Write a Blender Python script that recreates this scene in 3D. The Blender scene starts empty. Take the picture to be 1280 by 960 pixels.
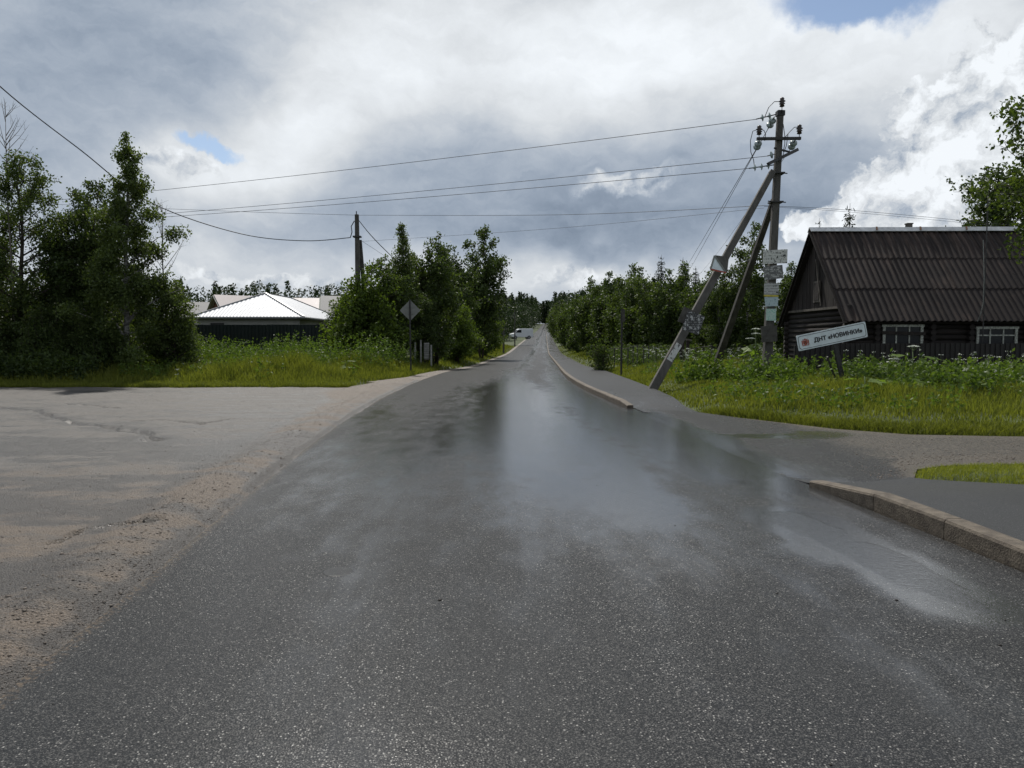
import bpy, math, random
import numpy as np
from mathutils import Vector, Matrix, Euler

SC = bpy.context.scene
COL = SC.collection
R = math.radians
rng = np.random.default_rng(7)
random.seed(7)

# ------------------------------------------------------------------ camera
FPX, HOR, EYE = 920.0, 425.0, 1.6
PITCH = math.atan((480 - HOR) / FPX)
cam_d = bpy.data.cameras.new("camera")
cam = bpy.data.objects.new("camera", cam_d)
COL.objects.link(cam)
cam_d.sensor_width = 36.0
cam_d.lens = FPX / 1280 * 36.0
cam_d.clip_start = 0.05
cam_d.clip_end = 6000
cam.location = (0, 0, EYE)
cam.rotation_euler = (math.pi / 2 - PITCH, 0, 0)
SC.camera = cam

def at(x, y, d):
    """world point seen at photo pixel (x, y) standing d metres ahead"""
    u, v = (x - 640) / FPX, (480 - y) / FPX
    c, s = math.cos(PITCH), math.sin(PITCH)
    t = d / (c + v * s)
    return Vector((u * t, d, EYE + t * (-s + v * c)))

def gp(x, y, z=0.0):
    """point of the plane at height z seen at photo pixel (x, y)"""
    u, v = (x - 640) / FPX, (480 - y) / FPX
    c, s = math.cos(PITCH), math.sin(PITCH)
    t = (z - EYE) / (-s + v * c)
    return Vector((u * t, t * (c + v * s), z))

# ------------------------------------------------------------------ exposure
SC.view_settings.view_transform = 'Standard'
SC.view_settings.look = 'None'
SC.view_settings.exposure = 0.0
SC.view_settings.gamma = 1.0
SC.view_settings.use_curve_mapping = False
SC.cycles.max_bounces = 5
SC.cycles.diffuse_bounces = 2
SC.cycles.glossy_bounces = 2
SC.cycles.transmission_bounces = 4
SC.cycles.transparent_max_bounces = 8
SC.cycles.caustics_reflective = False
SC.cycles.caustics_refractive = False
SC.cycles.sample_clamp_indirect = 6.0
SC.cycles.sample_clamp_direct = 4.0
SC.cycles.use_denoising = True
SC.cycles.use_adaptive_sampling = True
SC.cycles.adaptive_threshold = .015

# ------------------------------------------------------------------ node helper
class NT:
    def __init__(self, tree):
        self.t = tree
    def n(self, kind, **kw):
        nd = self.t.nodes.new(kind)
        for k, v in kw.items():
            if k.startswith('i_'):
                key = k[2:]
                key = int(key) if key.isdigit() else key.replace('_', ' ')
                self.put(nd.inputs[key], v)
            else:
                setattr(nd, k, v)
        return nd
    def put(self, sock, v):
        if isinstance(v, bpy.types.NodeSocket):
            self.t.links.new(v, sock)
        else:
            sock.default_value = v
    def m(self, op, a, b=None, c=None, clamp=False):
        nd = self.t.nodes.new('ShaderNodeMath')
        nd.operation = op
        nd.use_clamp = clamp
        for i, v in enumerate((a, b, c)):
            if v is not None:
                self.put(nd.inputs[i], v)
        return nd.outputs[0]
    def vm(self, op, a, b=None, out=0):
        nd = self.t.nodes.new('ShaderNodeVectorMath')
        nd.operation = op
        self.put(nd.inputs[0], a)
        if b is not None:
            self.put(nd.inputs[1], b)
        return nd.outputs[out]
    def mix(self, f, a, b, mode='MIX'):
        nd = self.t.nodes.new('ShaderNodeMix')
        nd.data_type = 'RGBA'
        nd.blend_type = mode
        self.put(nd.inputs[0], f)
        self.put(nd.inputs[6], a)
        self.put(nd.inputs[7], b)
        return nd.outputs[2]
    def noise(self, vec, scale, detail=4, rough=.55, out=0, dist=0.0):
        nd = self.n('ShaderNodeTexNoise')
        self.put(nd.inputs['Vector'], vec)
        nd.inputs['Scale'].default_value = scale
        nd.inputs['Detail'].default_value = detail
        nd.inputs['Roughness'].default_value = rough
        nd.inputs['Distortion'].default_value = dist
        return nd.outputs[out]
    def ramp(self, f, lo, hi, a=0.0, b=1.0, smooth=True):
        nd = self.t.nodes.new('ShaderNodeMapRange')
        nd.interpolation_type = 'SMOOTHSTEP' if smooth else 'LINEAR'
        nd.clamp = True
        self.put(nd.inputs[0], f)
        for i, v in ((1, lo), (2, hi), (3, a), (4, b)):
            self.put(nd.inputs[i], v)
        return nd.outputs[0]
    def mapv(self, vec, scale=(1, 1, 1), loc=(0, 0, 0), rot=(0, 0, 0), kind='POINT'):
        nd = self.n('ShaderNodeMapping')
        nd.vector_type = kind
        self.put(nd.inputs[0], vec)
        nd.inputs[1].default_value = loc
        nd.inputs[2].default_value = rot
        nd.inputs[3].default_value = scale
        return nd.outputs[0]

# ------------------------------------------------------------------ sky
SUN_AZ, SUN_EL = -14.0, 51.0        # degrees, azimuth from straight ahead
W = bpy.data.worlds.new("World")
SC.world = W
W.use_nodes = True
W.cycles.sampling_method = 'MANUAL'
W.cycles.sample_map_resolution = 512
w = NT(W.node_tree)
W.node_tree.nodes.clear()
w_out = w.n('ShaderNodeOutputWorld')
w_bg = w.n('ShaderNodeBackground')
w_bg.inputs['Strength'].default_value = 0.1
W.node_tree.links.new(w_bg.outputs[0], w_out.inputs[0])
sky = w.n('ShaderNodeTexSky')
sky.sky_type = 'NISHITA'
sky.sun_disc = False
sky.sun_elevation = R(SUN_EL)
sky.sun_rotation = R(SUN_AZ)
sky.air_density = 1.0
sky.dust_density = 0.6
sky.ozone_density = 1.5
tc = w.n('ShaderNodeTexCoord')
sep = w.n('ShaderNodeSeparateXYZ')
w.put(sep.inputs[0], tc.outputs['Generated'])
az = w.m('ARCTAN2', sep.outputs[0], sep.outputs[1])
el = w.m('ARCSINE', w.m('MINIMUM', w.m('MAXIMUM', sep.outputs[2], -.999), .999))
cmb = w.n('ShaderNodeCombineXYZ')
w.put(cmb.inputs[0], az)
w.put(cmb.inputs[1], el)
UV = cmb.outputs[0]

def ang(x, y):
    return (math.atan((x - 640) / FPX), math.atan((HOR - y) / math.hypot(FPX, x - 640)))

# domain warp
wn = w.noise(UV, 5.0, 4, .55, out=1)
wv = w.vm('SCALE', w.vm('SUBTRACT', wn, (.5, .5, .5)))
wv.node.inputs['Scale'].default_value = .16
UVW = w.vm('ADD', UV, wv)
wn2 = w.noise(UV, 16.0, 5, .6, out=1)
wv2 = w.vm('SCALE', w.vm('SUBTRACT', wn2, (.5, .5, .5)))
wv2.node.inputs['Scale'].default_value = .07
UVX = w.vm('ADD', UV, wv2)

def blob(x, y, sx, sy, rot=0.0, vec=UVW):
    a, e = ang(x, y)
    mp = w.mapv(vec, scale=(sx / FPX, sy / FPX, 1), loc=(a, e, 0), rot=(0, 0, R(rot)), kind='TEXTURE')
    d2 = w.vm('DOT_PRODUCT', mp, mp, out=1)
    return w.m('EXPONENT', w.m('MULTIPLY', d2, -1.0))

def total(terms, base=0.0):
    acc = None
    for amp, b in terms:
        acc = w.m('MULTIPLY_ADD', b, amp, base if acc is None else acc)
    return acc

B = total([
    (-.10, blob(60, 60, 260, 130)), (-.07, blob(250, 130, 150, 90)), (-.02, blob(60, 230, 180, 60)),
    (.26, blob(720, 75, 250, 80, 12)), (.25, blob(470, 60, 110, 110, -35)), (.17, blob(900, 40, 240, 70, 5)),
    (.34, blob(365, 185, 85, 55, 15)), (.30, blob(235, 220, 85, 30)), (.14, blob(270, 330, 260, 60)),
    (-.21, blob(640, 288, 330, 36)), (-.15, blob(610, 215, 290, 48)), (-.05, blob(930, 210, 170, 80)),
    (-.12, blob(560, 160, 120, 50, 20)), (.10, blob(880, 130, 110, 50)),
    (.22, blob(720, 340, 190, 24)), (.22, blob(1180, 50, 190, 70)), (-.14, blob(1000, 225, 80, 70)),
    (.06, blob(640, 400, 700, 20)), (.10, blob(1085, 150, 90, 75)), (.06, blob(560, 230, 260, 60)),
], base=.555)
fs = w.noise(w.mapv(UVW, scale=(1, 2.0, 1), rot=(0, 0, R(-18))), 5.0, 6, .55)
wisp = w.noise(w.mapv(UVX, scale=(1, 2.6, 1), rot=(0, 0, R(24))), 9.0, 6, .62)
B = w.m('ADD', B, w.m('ADD', w.m('MULTIPLY', w.m('SUBTRACT', fs, .5), .26), w.m('MULTIPLY', w.m('SUBTRACT', wisp, .5), .32)))

# heaped white clouds with crisp edges
def cumulus(shape, nscale, amp, lo, hi):
    n1 = w.noise(UVX, nscale, 5, .6)
    f = w.m('ADD', shape, w.m('MULTIPLY', w.m('SUBTRACT', n1, .5), amp))
    return w.ramp(f, lo, hi)

SH = w.m('MAXIMUM', w.m('MAXIMUM', blob(1290, 185, 165, 125, 0, UVX), blob(1170, 255, 135, 55, 12, UVX)),
         w.m('MAXIMUM', blob(1230, 130, 75, 50, 0, UVX), blob(1100, 275, 110, 25, 0, UVX)))
cm1 = cumulus(SH, 15.0, .75, .37, .46)
c_d1 = w.noise(UVX, 17.0, 6, .6)
c_d2 = w.noise(w.mapv(UVX, loc=(.012, -.022, 0)), 17.0, 6, .6)
c_l = w.m('ADD', .76, w.m('MULTIPLY', w.m('SUBTRACT', c_d1, c_d2), 1.7))
c_l = w.m('ADD', c_l, w.m('MULTIPLY', SH, .06))
SM = w.m('MAXIMUM', w.m('MAXIMUM', blob(215, 205, 62, 24, 0, UVX), blob(790, 228, 80, 20, 6, UVX)),
         w.m('MAXIMUM', blob(720, 350, 85, 22, 0, UVX), blob(330, 352, 130, 12, 0, UVX)))
cm2 = w.m('MULTIPLY', cumulus(SM, 22.0, .9, .40, .85), .72)
cm = w.m('MAXIMUM', cm1, cm2)
Bc = w.m('ADD', w.m('MULTIPLY', B, w.m('SUBTRACT', 1.0, cm)), w.m('MULTIPLY', c_l, cm))
Bc = w.m('MINIMUM', w.m('MAXIMUM', Bc, .14), .95)
tint = w.ramp(Bc, .22, .78)
cc = w.mix(tint, (.70, .885, 1.16, 1), (.955, 1.0, 1.045, 1))
cl = w.vm('SCALE', cc)
w.put(cl.node.inputs['Scale'], w.m('MULTIPLY', Bc, 10.0))
gap = total([(1.1, blob(1062, 14, 105, 34, -8, UVX)), (1.05, blob(268, 186, 42, 12, -15, UVX)), (.7, blob(425, 4, 46, 16, 0, UVX))])
gap = w.m('MULTIPLY', w.ramp(w.m('ADD', gap, w.m('MULTIPLY', w.m('SUBTRACT', w.noise(UVX, 14, 5), .5), .5)), .40, .85), .95)
gap = w.m('MULTIPLY', gap, w.m('SUBTRACT', 1.0, cm))
w.put(w_bg.inputs['Color'], w.mix(gap, cl, sky.outputs[0]))

# ------------------------------------------------------------------ sun
sun_d = bpy.data.lights.new("sun", 'SUN')
sun_d.energy = 4.2
sun_d.angle = R(1.2)
sun_d.color = (1.0, .955, .88)
sun = bpy.data.objects.new("sun", sun_d)
COL.objects.link(sun)
S = Vector((math.sin(R(SUN_AZ)) * math.cos(R(SUN_EL)), math.cos(R(SUN_AZ)) * math.cos(R(SUN_EL)), math.sin(R(SUN_EL))))
sun.rotation_euler = S.to_track_quat('Z', 'Y').to_euler()

# ------------------------------------------------------------------ mesh helpers
def lerp(a, b, t):
    return a + (b - a) * t

def sm(x, a, b):
    t = np.clip((np.asarray(x, float) - a) / (b - a), 0, 1)
    return t * t * (3 - 2 * t)

def vnoise(x, y, seed=0):
    x = np.asarray(x, float); y = np.asarray(y, float)
    xi = np.floor(x).astype(np.int64); yi = np.floor(y).astype(np.int64)
    fx = x - xi; fy = y - yi
    fx = fx * fx * (3 - 2 * fx); fy = fy * fy * (3 - 2 * fy)
    def h(a, b):
        k = (a * 374761393 + b * 668265263 + seed * 974634777) & 0xFFFFFFFF
        k = ((k ^ (k >> 13)) * 1274126177) & 0xFFFFFFFF
        return ((k ^ (k >> 16)) & 0xFFFF) / 65535.0
    return (h(xi, yi) * (1 - fx) + h(xi + 1, yi) * fx) * (1 - fy) + (h(xi, yi + 1) * (1 - fx) + h(xi + 1, yi + 1) * fx) * fy

def fbm(x, y, seed=0, o=4):
    s, a, t = 0, 1.0, 0
    for i in range(o):
        s = s + a * vnoise(np.asarray(x) * 2 ** i + 17 * i, np.asarray(y) * 2 ** i - 9 * i, seed + i)
        t += a
        a *= .5
    return s / t - .5

def mesh_np(name, V, F, mat=None, smooth=False, attrs=None):
    """V (n,3), F (m,k) with k 3 or 4"""
    V = np.ascontiguousarray(V, dtype=np.float32)
    F = np.ascontiguousarray(F, dtype=np.int32)
    me = bpy.data.meshes.new(name)
    k = F.shape[1]
    me.vertices.add(len(V))
    me.vertices.foreach_set('co', V.ravel())
    me.loops.add(F.size)
    me.loops.foreach_set('vertex_index', F.ravel())
    me.polygons.add(len(F))
    me.polygons.foreach_set('loop_start', np.arange(0, F.size, k, dtype=np.int32))
    me.polygons.foreach_set('loop_total', np.full(len(F), k, dtype=np.int32))
    me.update(calc_edges=True)
    if smooth:
        me.polygons.foreach_set('use_smooth', np.ones(len(F), dtype=bool))
    for an, vals in (attrs or {}).items():
        at_ = me.attributes.new(an, 'FLOAT', 'POINT')
        at_.data.foreach_set('value', np.ascontiguousarray(vals, dtype=np.float32))
    if mat:
        me.materials.append(mat)
    return me

def link(name, data, parent=None, loc=None, rot=None):
    o = bpy.data.objects.new(name, data)
    COL.objects.link(o)
    if parent:
        o.parent = parent
    if loc is not None:
        o.location = loc
    if rot is not None:
        o.rotation_euler = rot
    return o

def tag(o, label=None, cat=None, group=None, kind=None):
    if label:
        o['label'] = label
    if cat:
        o['category'] = cat
    if group:
        o['group'] = group
    if kind:
        o['kind'] = kind
    return o

def thing(name, label, cat, loc=(0, 0, 0), rz=0, group=None):
    o = link(name, None, loc=loc, rot=(0, 0, rz))
    o.empty_display_size = .2
    return tag(o, label, cat, group)

class MB:
    """collects shapes, builds one mesh object"""
    def __init__(self):
        self.v, self.f = [], []
    def add(self, V, F):
        b = len(self.v)
        self.v += [tuple(p) for p in V]
        self.f += [tuple(i + b for i in f) for f in F]
        return self
    def box(self, c, s, M=None):
        V = []
        for dx in (-.5, .5):
            for dy in (-.5, .5):
                for dz in (-.5, .5):
                    p = Vector((dx * s[0], dy * s[1], dz * s[2]))
                    if M is not None:
                        p = M @ p
                    V.append(p + Vector(c))
        return self.add(V, [(0, 1, 3, 2), (4, 6, 7, 5), (0, 4, 5, 1), (2, 3, 7, 6), (0, 2, 6, 4), (1, 5, 7, 3)])
    def bar(self, a, b, wx, wy, wx2=None, wy2=None, up=(0, 1, 0)):
        a, b = Vector(a), Vector(b)
        d = (b - a).normalized()
        u = Vector(up)
        x = d.cross(u)
        if x.length < 1e-4:
            x = d.cross(Vector((1, 0, 0)))
        x.normalize()
        y = x.cross(d).normalized()
        wx2 = wx if wx2 is None else wx2
        wy2 = wy if wy2 is None else wy2
        V = []
        for p, sx, sy in ((a, wx, wy), (b, wx2, wy2)):
            for i, j in ((-1, -1), (1, -1), (1, 1), (-1, 1)):
                V.append(p + x * (i * sx / 2) + y * (j * sy / 2))
        return self.add(V, [(3, 2, 1, 0), (4, 5, 6, 7), (0, 1, 5, 4), (1, 2, 6, 5), (2, 3, 7, 6), (3, 0, 4, 7)])
    def tube(self, pts, rad, n=8, cap=True):
        pts = [Vector(p) for p in pts]
        rad = rad if hasattr(rad, '__len__') else [rad] * len(pts)
        b = len(self.v)
        ref = Vector((.31, .87, .38))
        for i, p in enumerate(pts):
            d = (pts[min(i + 1, len(pts) - 1)] - pts[max(i - 1, 0)])
            d = d.normalized() if d.length > 1e-9 else Vector((0, 0, 1))
            x = d.cross(ref)
            if x.length < .05:
                x = d.cross(Vector((1, 0, 0)))
            x.normalize()
            y = d.cross(x)
            for k in range(n):
                a = 2 * math.pi * k / n
                self.v.append(tuple(p + x * (math.cos(a) * rad[i]) + y * (math.sin(a) * rad[i])))
        for i in range(len(pts) - 1):
            for k in range(n):
                k2 = (k + 1) % n
                self.f.append((b + i * n + k, b + i * n + k2, b + (i + 1) * n + k2, b + (i + 1) * n + k))
        if cap:
            self.f.append(tuple(b + k for k in range(n))[::-1])
            self.f.append(tuple(b + (len(pts) - 1) * n + k for k in range(n)))
        return self
    def lathe(self, prof, n=12, M=None):
        b = len(self.v)
        for r, z in prof:
            for k in range(n):
                a = 2 * math.pi * k / n
                p = Vector((r * math.cos(a), r * math.sin(a), z))
                self.v.append(tuple(M @ p if M is not None else p))
        for i in range(len(prof) - 1):
            for k in range(n):
                k2 = (k + 1) % n
                self.f.append((b + i * n + k, b + i * n + k2, b + (i + 1) * n + k2, b + (i + 1) * n + k))
        self.f.append(tuple(b + k for k in range(n))[::-1])
        self.f.append(tuple(b + (len(prof) - 1) * n + k for k in range(n)))
        return self
    def prism(self, poly, axis_vec):
        """poly: 3-D points of one face, extruded along axis_vec"""
        n = len(poly)
        a = Vector(axis_vec)
        V = [Vector(p) for p in poly] + [Vector(p) + a for p in poly]
        F = [tuple(range(n))[::-1], tuple(range(n, 2 * n))]
        F += [(i, (i + 1) % n, n + (i + 1) % n, n + i) for i in range(n)]
        return self.add(V, F)
    def mesh(self, name, mat, smooth=False):
        me = bpy.data.meshes.new(name)
        me.from_pydata(self.v, [], self.f)
        me.update()
        if smooth:
            me.polygons.foreach_set('use_smooth', np.ones(len(me.polygons), dtype=bool))
        if mat:
            me.materials.append(mat)
        return me
    def build(self, name, mat, parent=None, smooth=False, bevel=0, loc=None, rot=None):
        o = link(name, self.mesh(name, mat, smooth), parent, loc, rot)
        if bevel:
            md = o.modifiers.new('b', 'BEVEL')
            md.width = bevel
            md.segments = 2
            md.limit_method = 'ANGLE'
        return o

# ------------------------------------------------------------------ materials
def material(name):
    m = bpy.data.materials.new(name)
    m.use_nodes = True
    t = NT(m.node_tree)
    bs = m.node_tree.nodes['Principled BSDF']
    return m, t, bs

def simple(name, col, rough=.7, var=.25, scale=6.0, metal=0.0, bump=0.0, bscale=40.0, spec=.4, col2=None, stretch=(1, 1, 1)):
    m, t, bs = material(name)
    co = t.n('ShaderNodeTexCoord').outputs['Object']
    oi = t.n('ShaderNodeObjectInfo')
    off = t.vm('ADD', t.mapv(co, scale=stretch), t.vm('SCALE', oi.outputs['Location']))
    n1 = t.noise(off, scale, 5, .6)
    f = t.ramp(n1, .3, .72)
    c2 = col2 or tuple(c * (1 - var) for c in col)
    c1 = tuple(min(1, c * (1 + var * .6)) for c in col)
    mixc = t.mix(f, (*c2, 1), (*c1, 1))
    rnd = t.m('MULTIPLY_ADD', oi.outputs['Random'], var * .7, 1 - var * .35)
    sc_ = t.vm('SCALE', mixc)
    t.put(sc_.node.inputs['Scale'], rnd)
    t.put(bs.inputs['Base Color'], sc_)
    bs.inputs['Roughness'].default_value = rough
    bs.inputs['Metallic'].default_value = metal
    bs.inputs['Specular IOR Level'].default_value = spec
    if bump:
        b = t.n('ShaderNodeBump')
        b.inputs['Strength'].default_value = bump
        b.inputs['Distance'].default_value = .02
        t.put(b.inputs['Height'], t.noise(off, bscale, 4, .6))
        t.put(bs.inputs['Normal'], b.outputs[0])
    return m

def leafmat(name, c_dark, c_light, scale=1.2, trans=.35, rough=.55, spec=.2):
    m, t, bs = material(name)
    co = t.n('ShaderNodeTexCoord').outputs['Object']
    oi = t.n('ShaderNodeObjectInfo')
    geo = t.n('ShaderNodeNewGeometry')
    n1 = t.noise(co, scale, 3, .6)
    f = t.m('ADD', t.m('MULTIPLY', n1, .7), t.m('MULTIPLY', geo.outputs['Random Per Island'], .45))
    f = t.ramp(t.m('ADD', f, t.m('MULTIPLY', oi.outputs['Random'], .12)), .2, .95)
    c = t.mix(f, (*c_dark, 1), (*c_light, 1))
    t.put(bs.inputs['Base Color'], c)
    bs.inputs['Roughness'].default_value = rough
    bs.inputs['Specular IOR Level'].default_value = spec
    tr = t.n('ShaderNodeBsdfTranslucent')
    t.put(tr.inputs[0], t.mix(1.0, c, (1.35, 1.4, .55, 1), 'MULTIPLY'))
    mx = t.n('ShaderNodeMixShader')
    mx.inputs[0].default_value = trans
    t.t.links.new(bs.outputs[0], mx.inputs[1])
    t.t.links.new(tr.outputs[0], mx.inputs[2])
    out = t.t.nodes['Material Output']
    t.t.links.new(mx.outputs[0], out.inputs[0])
    return m

# wet asphalt --------------------------------------------------------
def asphalt(name, dark=(.012, .0128, .014), light=(.40, .385, .36), wet_bias=0.0, agg=92.0, brown=(.12, .092, .066), share=.70):
    m, t, bs = material(name)
    co = t.n('ShaderNodeTexCoord').outputs['Object']
    wet = t.n('ShaderNodeAttribute', attribute_name='wet').outputs['Fac']
    grav = t.n('ShaderNodeAttribute', attribute_name='gravel').outputs['Fac']
    vo = t.n('ShaderNodeTexVoronoi')
    vo.inputs['Scale'].default_value = agg
    t.put(vo.inputs['Vector'], t.vm('ADD', co, t.vm('SCALE', t.noise(co, 40, 2, .5, out=1))))
    vo.inputs['Vector'].links[0].from_node.inputs[1].links[0].from_node.inputs['Scale'].default_value = .012
    vsep = t.n('ShaderNodeSeparateColor')
    t.put(vsep.inputs[0], vo.outputs['Color'])
    grain = vsep.outputs[0]
    big = t.noise(t.mapv(co, scale=(1, .35, 1)), 1.3, 5, .6)
    mid = t.noise(co, 9, 4, .65)
    worn = t.m('MULTIPLY', t.m('SUBTRACT', t.noise(t.mapv(co, scale=(1.6, .22, 1)), .9, 4, .6), .5), .5)
    stone = t.ramp(t.m('ADD', t.m('ADD', grain, worn), t.m('MULTIPLY', t.m('SUBTRACT', mid, .5), .35)), share, share + .28)
    stone = t.m('MULTIPLY', stone, t.ramp(vo.outputs['Distance'], .55, .15))
    vf = t.n('ShaderNodeTexVoronoi')
    vf.inputs['Scale'].default_value = agg * 2.3
    t.put(vf.inputs['Vector'], co)
    fsep = t.n('ShaderNodeSeparateColor')
    t.put(fsep.inputs[0], vf.outputs['Color'])
    stone = t.m('MAXIMUM', t.m('MULTIPLY', stone, t.m('MULTIPLY_ADD', vsep.outputs[1], .8, .2)), t.m('MULTIPLY', t.ramp(fsep.outputs[0], .55, 1.0), .17))
    # damp reach of water: mask from the sheet plus drying streaks
    st = t.noise(t.mapv(co, scale=(1.0, .13, 1)), .8, 5, .6, dist=.5)
    st2 = t.noise(t.mapv(co, scale=(1.0, .5, 1)), 3.0, 5, .62)
    wt = t.m('ADD', t.m('ADD', wet, wet_bias), t.m('ADD', t.m('MULTIPLY', t.m('SUBTRACT', st, .5), 1.0), t.m('MULTIPLY', t.m('SUBTRACT', st2, .5), .6)))
    film = t.ramp(wt, .26, .74)
    pool = t.ramp(wt, .88, 1.02)
    c = t.mix(t.m('MULTIPLY', stone, t.m('MULTIPLY_ADD', pool, -.7, 1.0)), (*dark, 1), (*light, 1))  # stone flecks lightened in the base colour, partly standing in for sun glints
    c = t.mix(t.m('MULTIPLY', t.ramp(big, .4, .75), .3), c, (.034, .034, .034, 1))
    gn = t.noise(co, 34, 4, .65)
    gcol = t.mix(t.ramp(gn, .3, .7), (brown[0] * .5, brown[1] * .5, brown[2] * .5, 1), (*brown, 1))
    gmask = t.ramp(t.m('ADD', grav, t.m('MULTIPLY', t.m('SUBTRACT', gn, .5), .9)), .35, .65)
    c = t.mix(gmask, c, gcol)
    sc_ = t.vm('SCALE', c)
    t.put(sc_.node.inputs['Scale'], t.m('MULTIPLY_ADD', film, -.35, 1.15))
    t.put(bs.inputs['Base Color'], sc_)
    bs.inputs['Roughness'].default_value = .7
    bs.inputs['Specular IOR Level'].default_value = .06
    hgt = t.m('ADD', t.m('MULTIPLY', vo.outputs['Distance'], -.8), t.m('ADD', t.m('MULTIPLY', grain, .5), t.m('MULTIPLY', gn, .4)))
    b = t.n('ShaderNodeBump')
    b.inputs['Distance'].default_value = .006
    t.put(b.inputs['Height'], hgt)
    t.put(b.inputs['Strength'], t.m('MULTIPLY_ADD', pool, -.5, .8))
    t.put(bs.inputs['Normal'], b.outputs[0])
    # the water film: follows the stones where thin, ripples in the wind where deep
    rp = t.noise(t.mapv(co, scale=(1.0, 1.7, 1), rot=(0, 0, .5)), 24, 5, .68, dist=.8)
    b2 = t.n('ShaderNodeBump')
    b2.inputs['Distance'].default_value = .008
    b2.inputs['Strength'].default_value = .55
    t.put(b2.inputs['Height'], t.m('ADD', t.m('MULTIPLY', hgt, t.m('MULTIPLY_ADD', film, -.26, t.m('MULTIPLY_ADD', pool, -.08, .36))), t.m('MULTIPLY', rp, t.m('MULTIPLY_ADD', pool, .32, .10))))
    t.put(bs.inputs['Coat Weight'], t.m('MULTIPLY_ADD', film, .80, .20))
    t.put(bs.inputs['Coat Roughness'], t.m('MULTIPLY_ADD', film, -.15, .21))
    t.put(bs.inputs['Coat Normal'], b2.outputs[0])
    bs.inputs['Coat IOR'].default_value = 1.85
    return m

M = {}
M['road'] = asphalt('wet_asphalt')
M['walk'] = asphalt('damp_fine_asphalt', dark=(.038, .039, .041), light=(.20, .198, .19), agg=130, wet_bias=-.02)
M['drive'] = asphalt('driveway_asphalt', brown=(.115, .102, .086))
M['kerb'] = simple('kerb_concrete', (.115, .094, .070), .8, .35, 9, bump=.5, bscale=60, col2=(.065, .051, .038))
M['concrete'] = simple('weathered_concrete', (.085, .079, .071), .85, .35, 5, bump=.5, bscale=35, stretch=(1, 1, .3))
M['concrete_dark'] = simple('tarred_concrete', (.075, .07, .062), .85, .4, 5, bump=.4, bscale=35)
M['steel'] = simple('dark_steel', (.03, .029, .028), .6, .3, 12, spec=.4)
M['galv'] = simple('galvanised_steel', (.33, .33, .33), .45, .25, 7, metal=.6)
M['porcelain'] = simple('brown_glazed_porcelain', (.035, .022, .016), .2, .2, 5)
M['glass_ins'] = simple('pale_insulator_glass', (.30, .36, .36), .15, .1, 5, spec=.7)
M['wire'] = simple('dark_wire', (.028, .028, .03), .55, .1, 3)
M['log'] = simple('dark_weathered_log', (.018, .0135, .0115), .85, .5, 7, bump=.6, bscale=22, stretch=(.15, 1, 1))
M['plank'] = simple('grey_brown_plank', (.025, .019, .016), .85, .5, 7, bump=.6, bscale=30, stretch=(1, 1, .1))
M['trim'] = simple('weathered_trim_board', (.12, .105, .088), .85, .4, 6, bump=.3)
M['winframe'] = simple('flaking_pale_paint', (.42, .43, .38), .75, .45, 16, col2=(.18, .18, .155))
M['post_white'] = simple('pale_painted_board', (.27, .27, .25), .7, .3, 8)
M['fence_dark'] = simple('dark_brown_sheet_steel', (.011, .008, .008), .5, .25, 3)
M['fence_green'] = simple('dark_green_sheet_steel', (.004, .010, .009), .5, .25, 3)
M['ridge'] = simple('ridge_sheet_metal', (.55, .55, .55), .5, .2, 4, metal=.3)
M['strap'] = simple('rusty_strap', (.13, .065, .035), .8, .3, 9)
M['render'] = simple('grey_render', (.36, .35, .33), .9, .12, 2)
M['brickbrown'] = simple('brown_cladding', (.13, .055, .036), .85, .2, 5)
M['white_paint'] = simple('white_van_paint', (.72, .73, .75), .3, .05, 2, spec=.5)
M['tyre'] = simple('rubber', (.02, .02, .02), .8, .2, 5)
M['sign_white'] = simple('sign_white', (.62, .68, .70), .45, .12, 5)
M['sign_grey'] = simple('bare_sign_back', (.19, .195, .18), .55, .15, 4)
M['ink'] = simple('black_print', (.02, .02, .022), .5, .1, 5)
M['red'] = simple('faded_red_print', (.33, .075, .05), .55, .3, 40)
M['soil'] = simple('damp_soil', (.05, .045, .025), .95, .4, 3, bump=.4)
M['bark'] = simple('dark_bark', (.055, .045, .036), .9, .4, 6, bump=.6, bscale=20)
M['birchbark'] = simple('birch_bark', (.30, .29, .27), .8, .3, 7, col2=(.05, .045, .04), stretch=(1, 1, 2.2))
M['deadwood'] = simple('bare_grey_wood', (.16, .145, .125), .85, .3, 9)
M['leaf_birch'] = leafmat('birch_leaf', (.024, .042, .013), (.105, .140, .045), trans=.42)
M['leaf_dark'] = leafmat('dark_leaf', (.017, .032, .010), (.072, .102, .032), trans=.4)
M['leaf_bright'] = leafmat('bright_leaf', (.030, .055, .010), (.105, .15, .028), trans=.42)
M['leaf_mid'] = leafmat('mid_leaf', (.024, .044, .012), (.085, .118, .032), trans=.38)
M['needle'] = leafmat('spruce_needle', (.010, .019, .011), (.030, .045, .022), trans=.12)
M['forest'] = leafmat('forest_leaf', (.014, .026, .011), (.040, .062, .024), scale=.08, trans=.2)
M['grass'] = leafmat('verge_grass', (.028, .046, .009), (.185, .200, .042), scale=.9, trans=.42, rough=.6, spec=.12)
M['grass_dry'] = leafmat('short_yellow_grass', (.10, .13, .018), (.24, .25, .05), scale=.8, trans=.4)
M['weed'] = leafmat('broad_weed_leaf', (.032, .066, .012), (.11, .16, .034), scale=.8, trans=.42)
M['hog'] = leafmat('hogweed_leaf', (.05, .095, .02), (.16, .23, .05), scale=2, trans=.45)
M['umbel'] = simple('white_umbel', (.62, .64, .55), .8, .2, 20)
M['stemgreen'] = simple('green_stem', (.10, .14, .045), .6, .3, 9)

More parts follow.
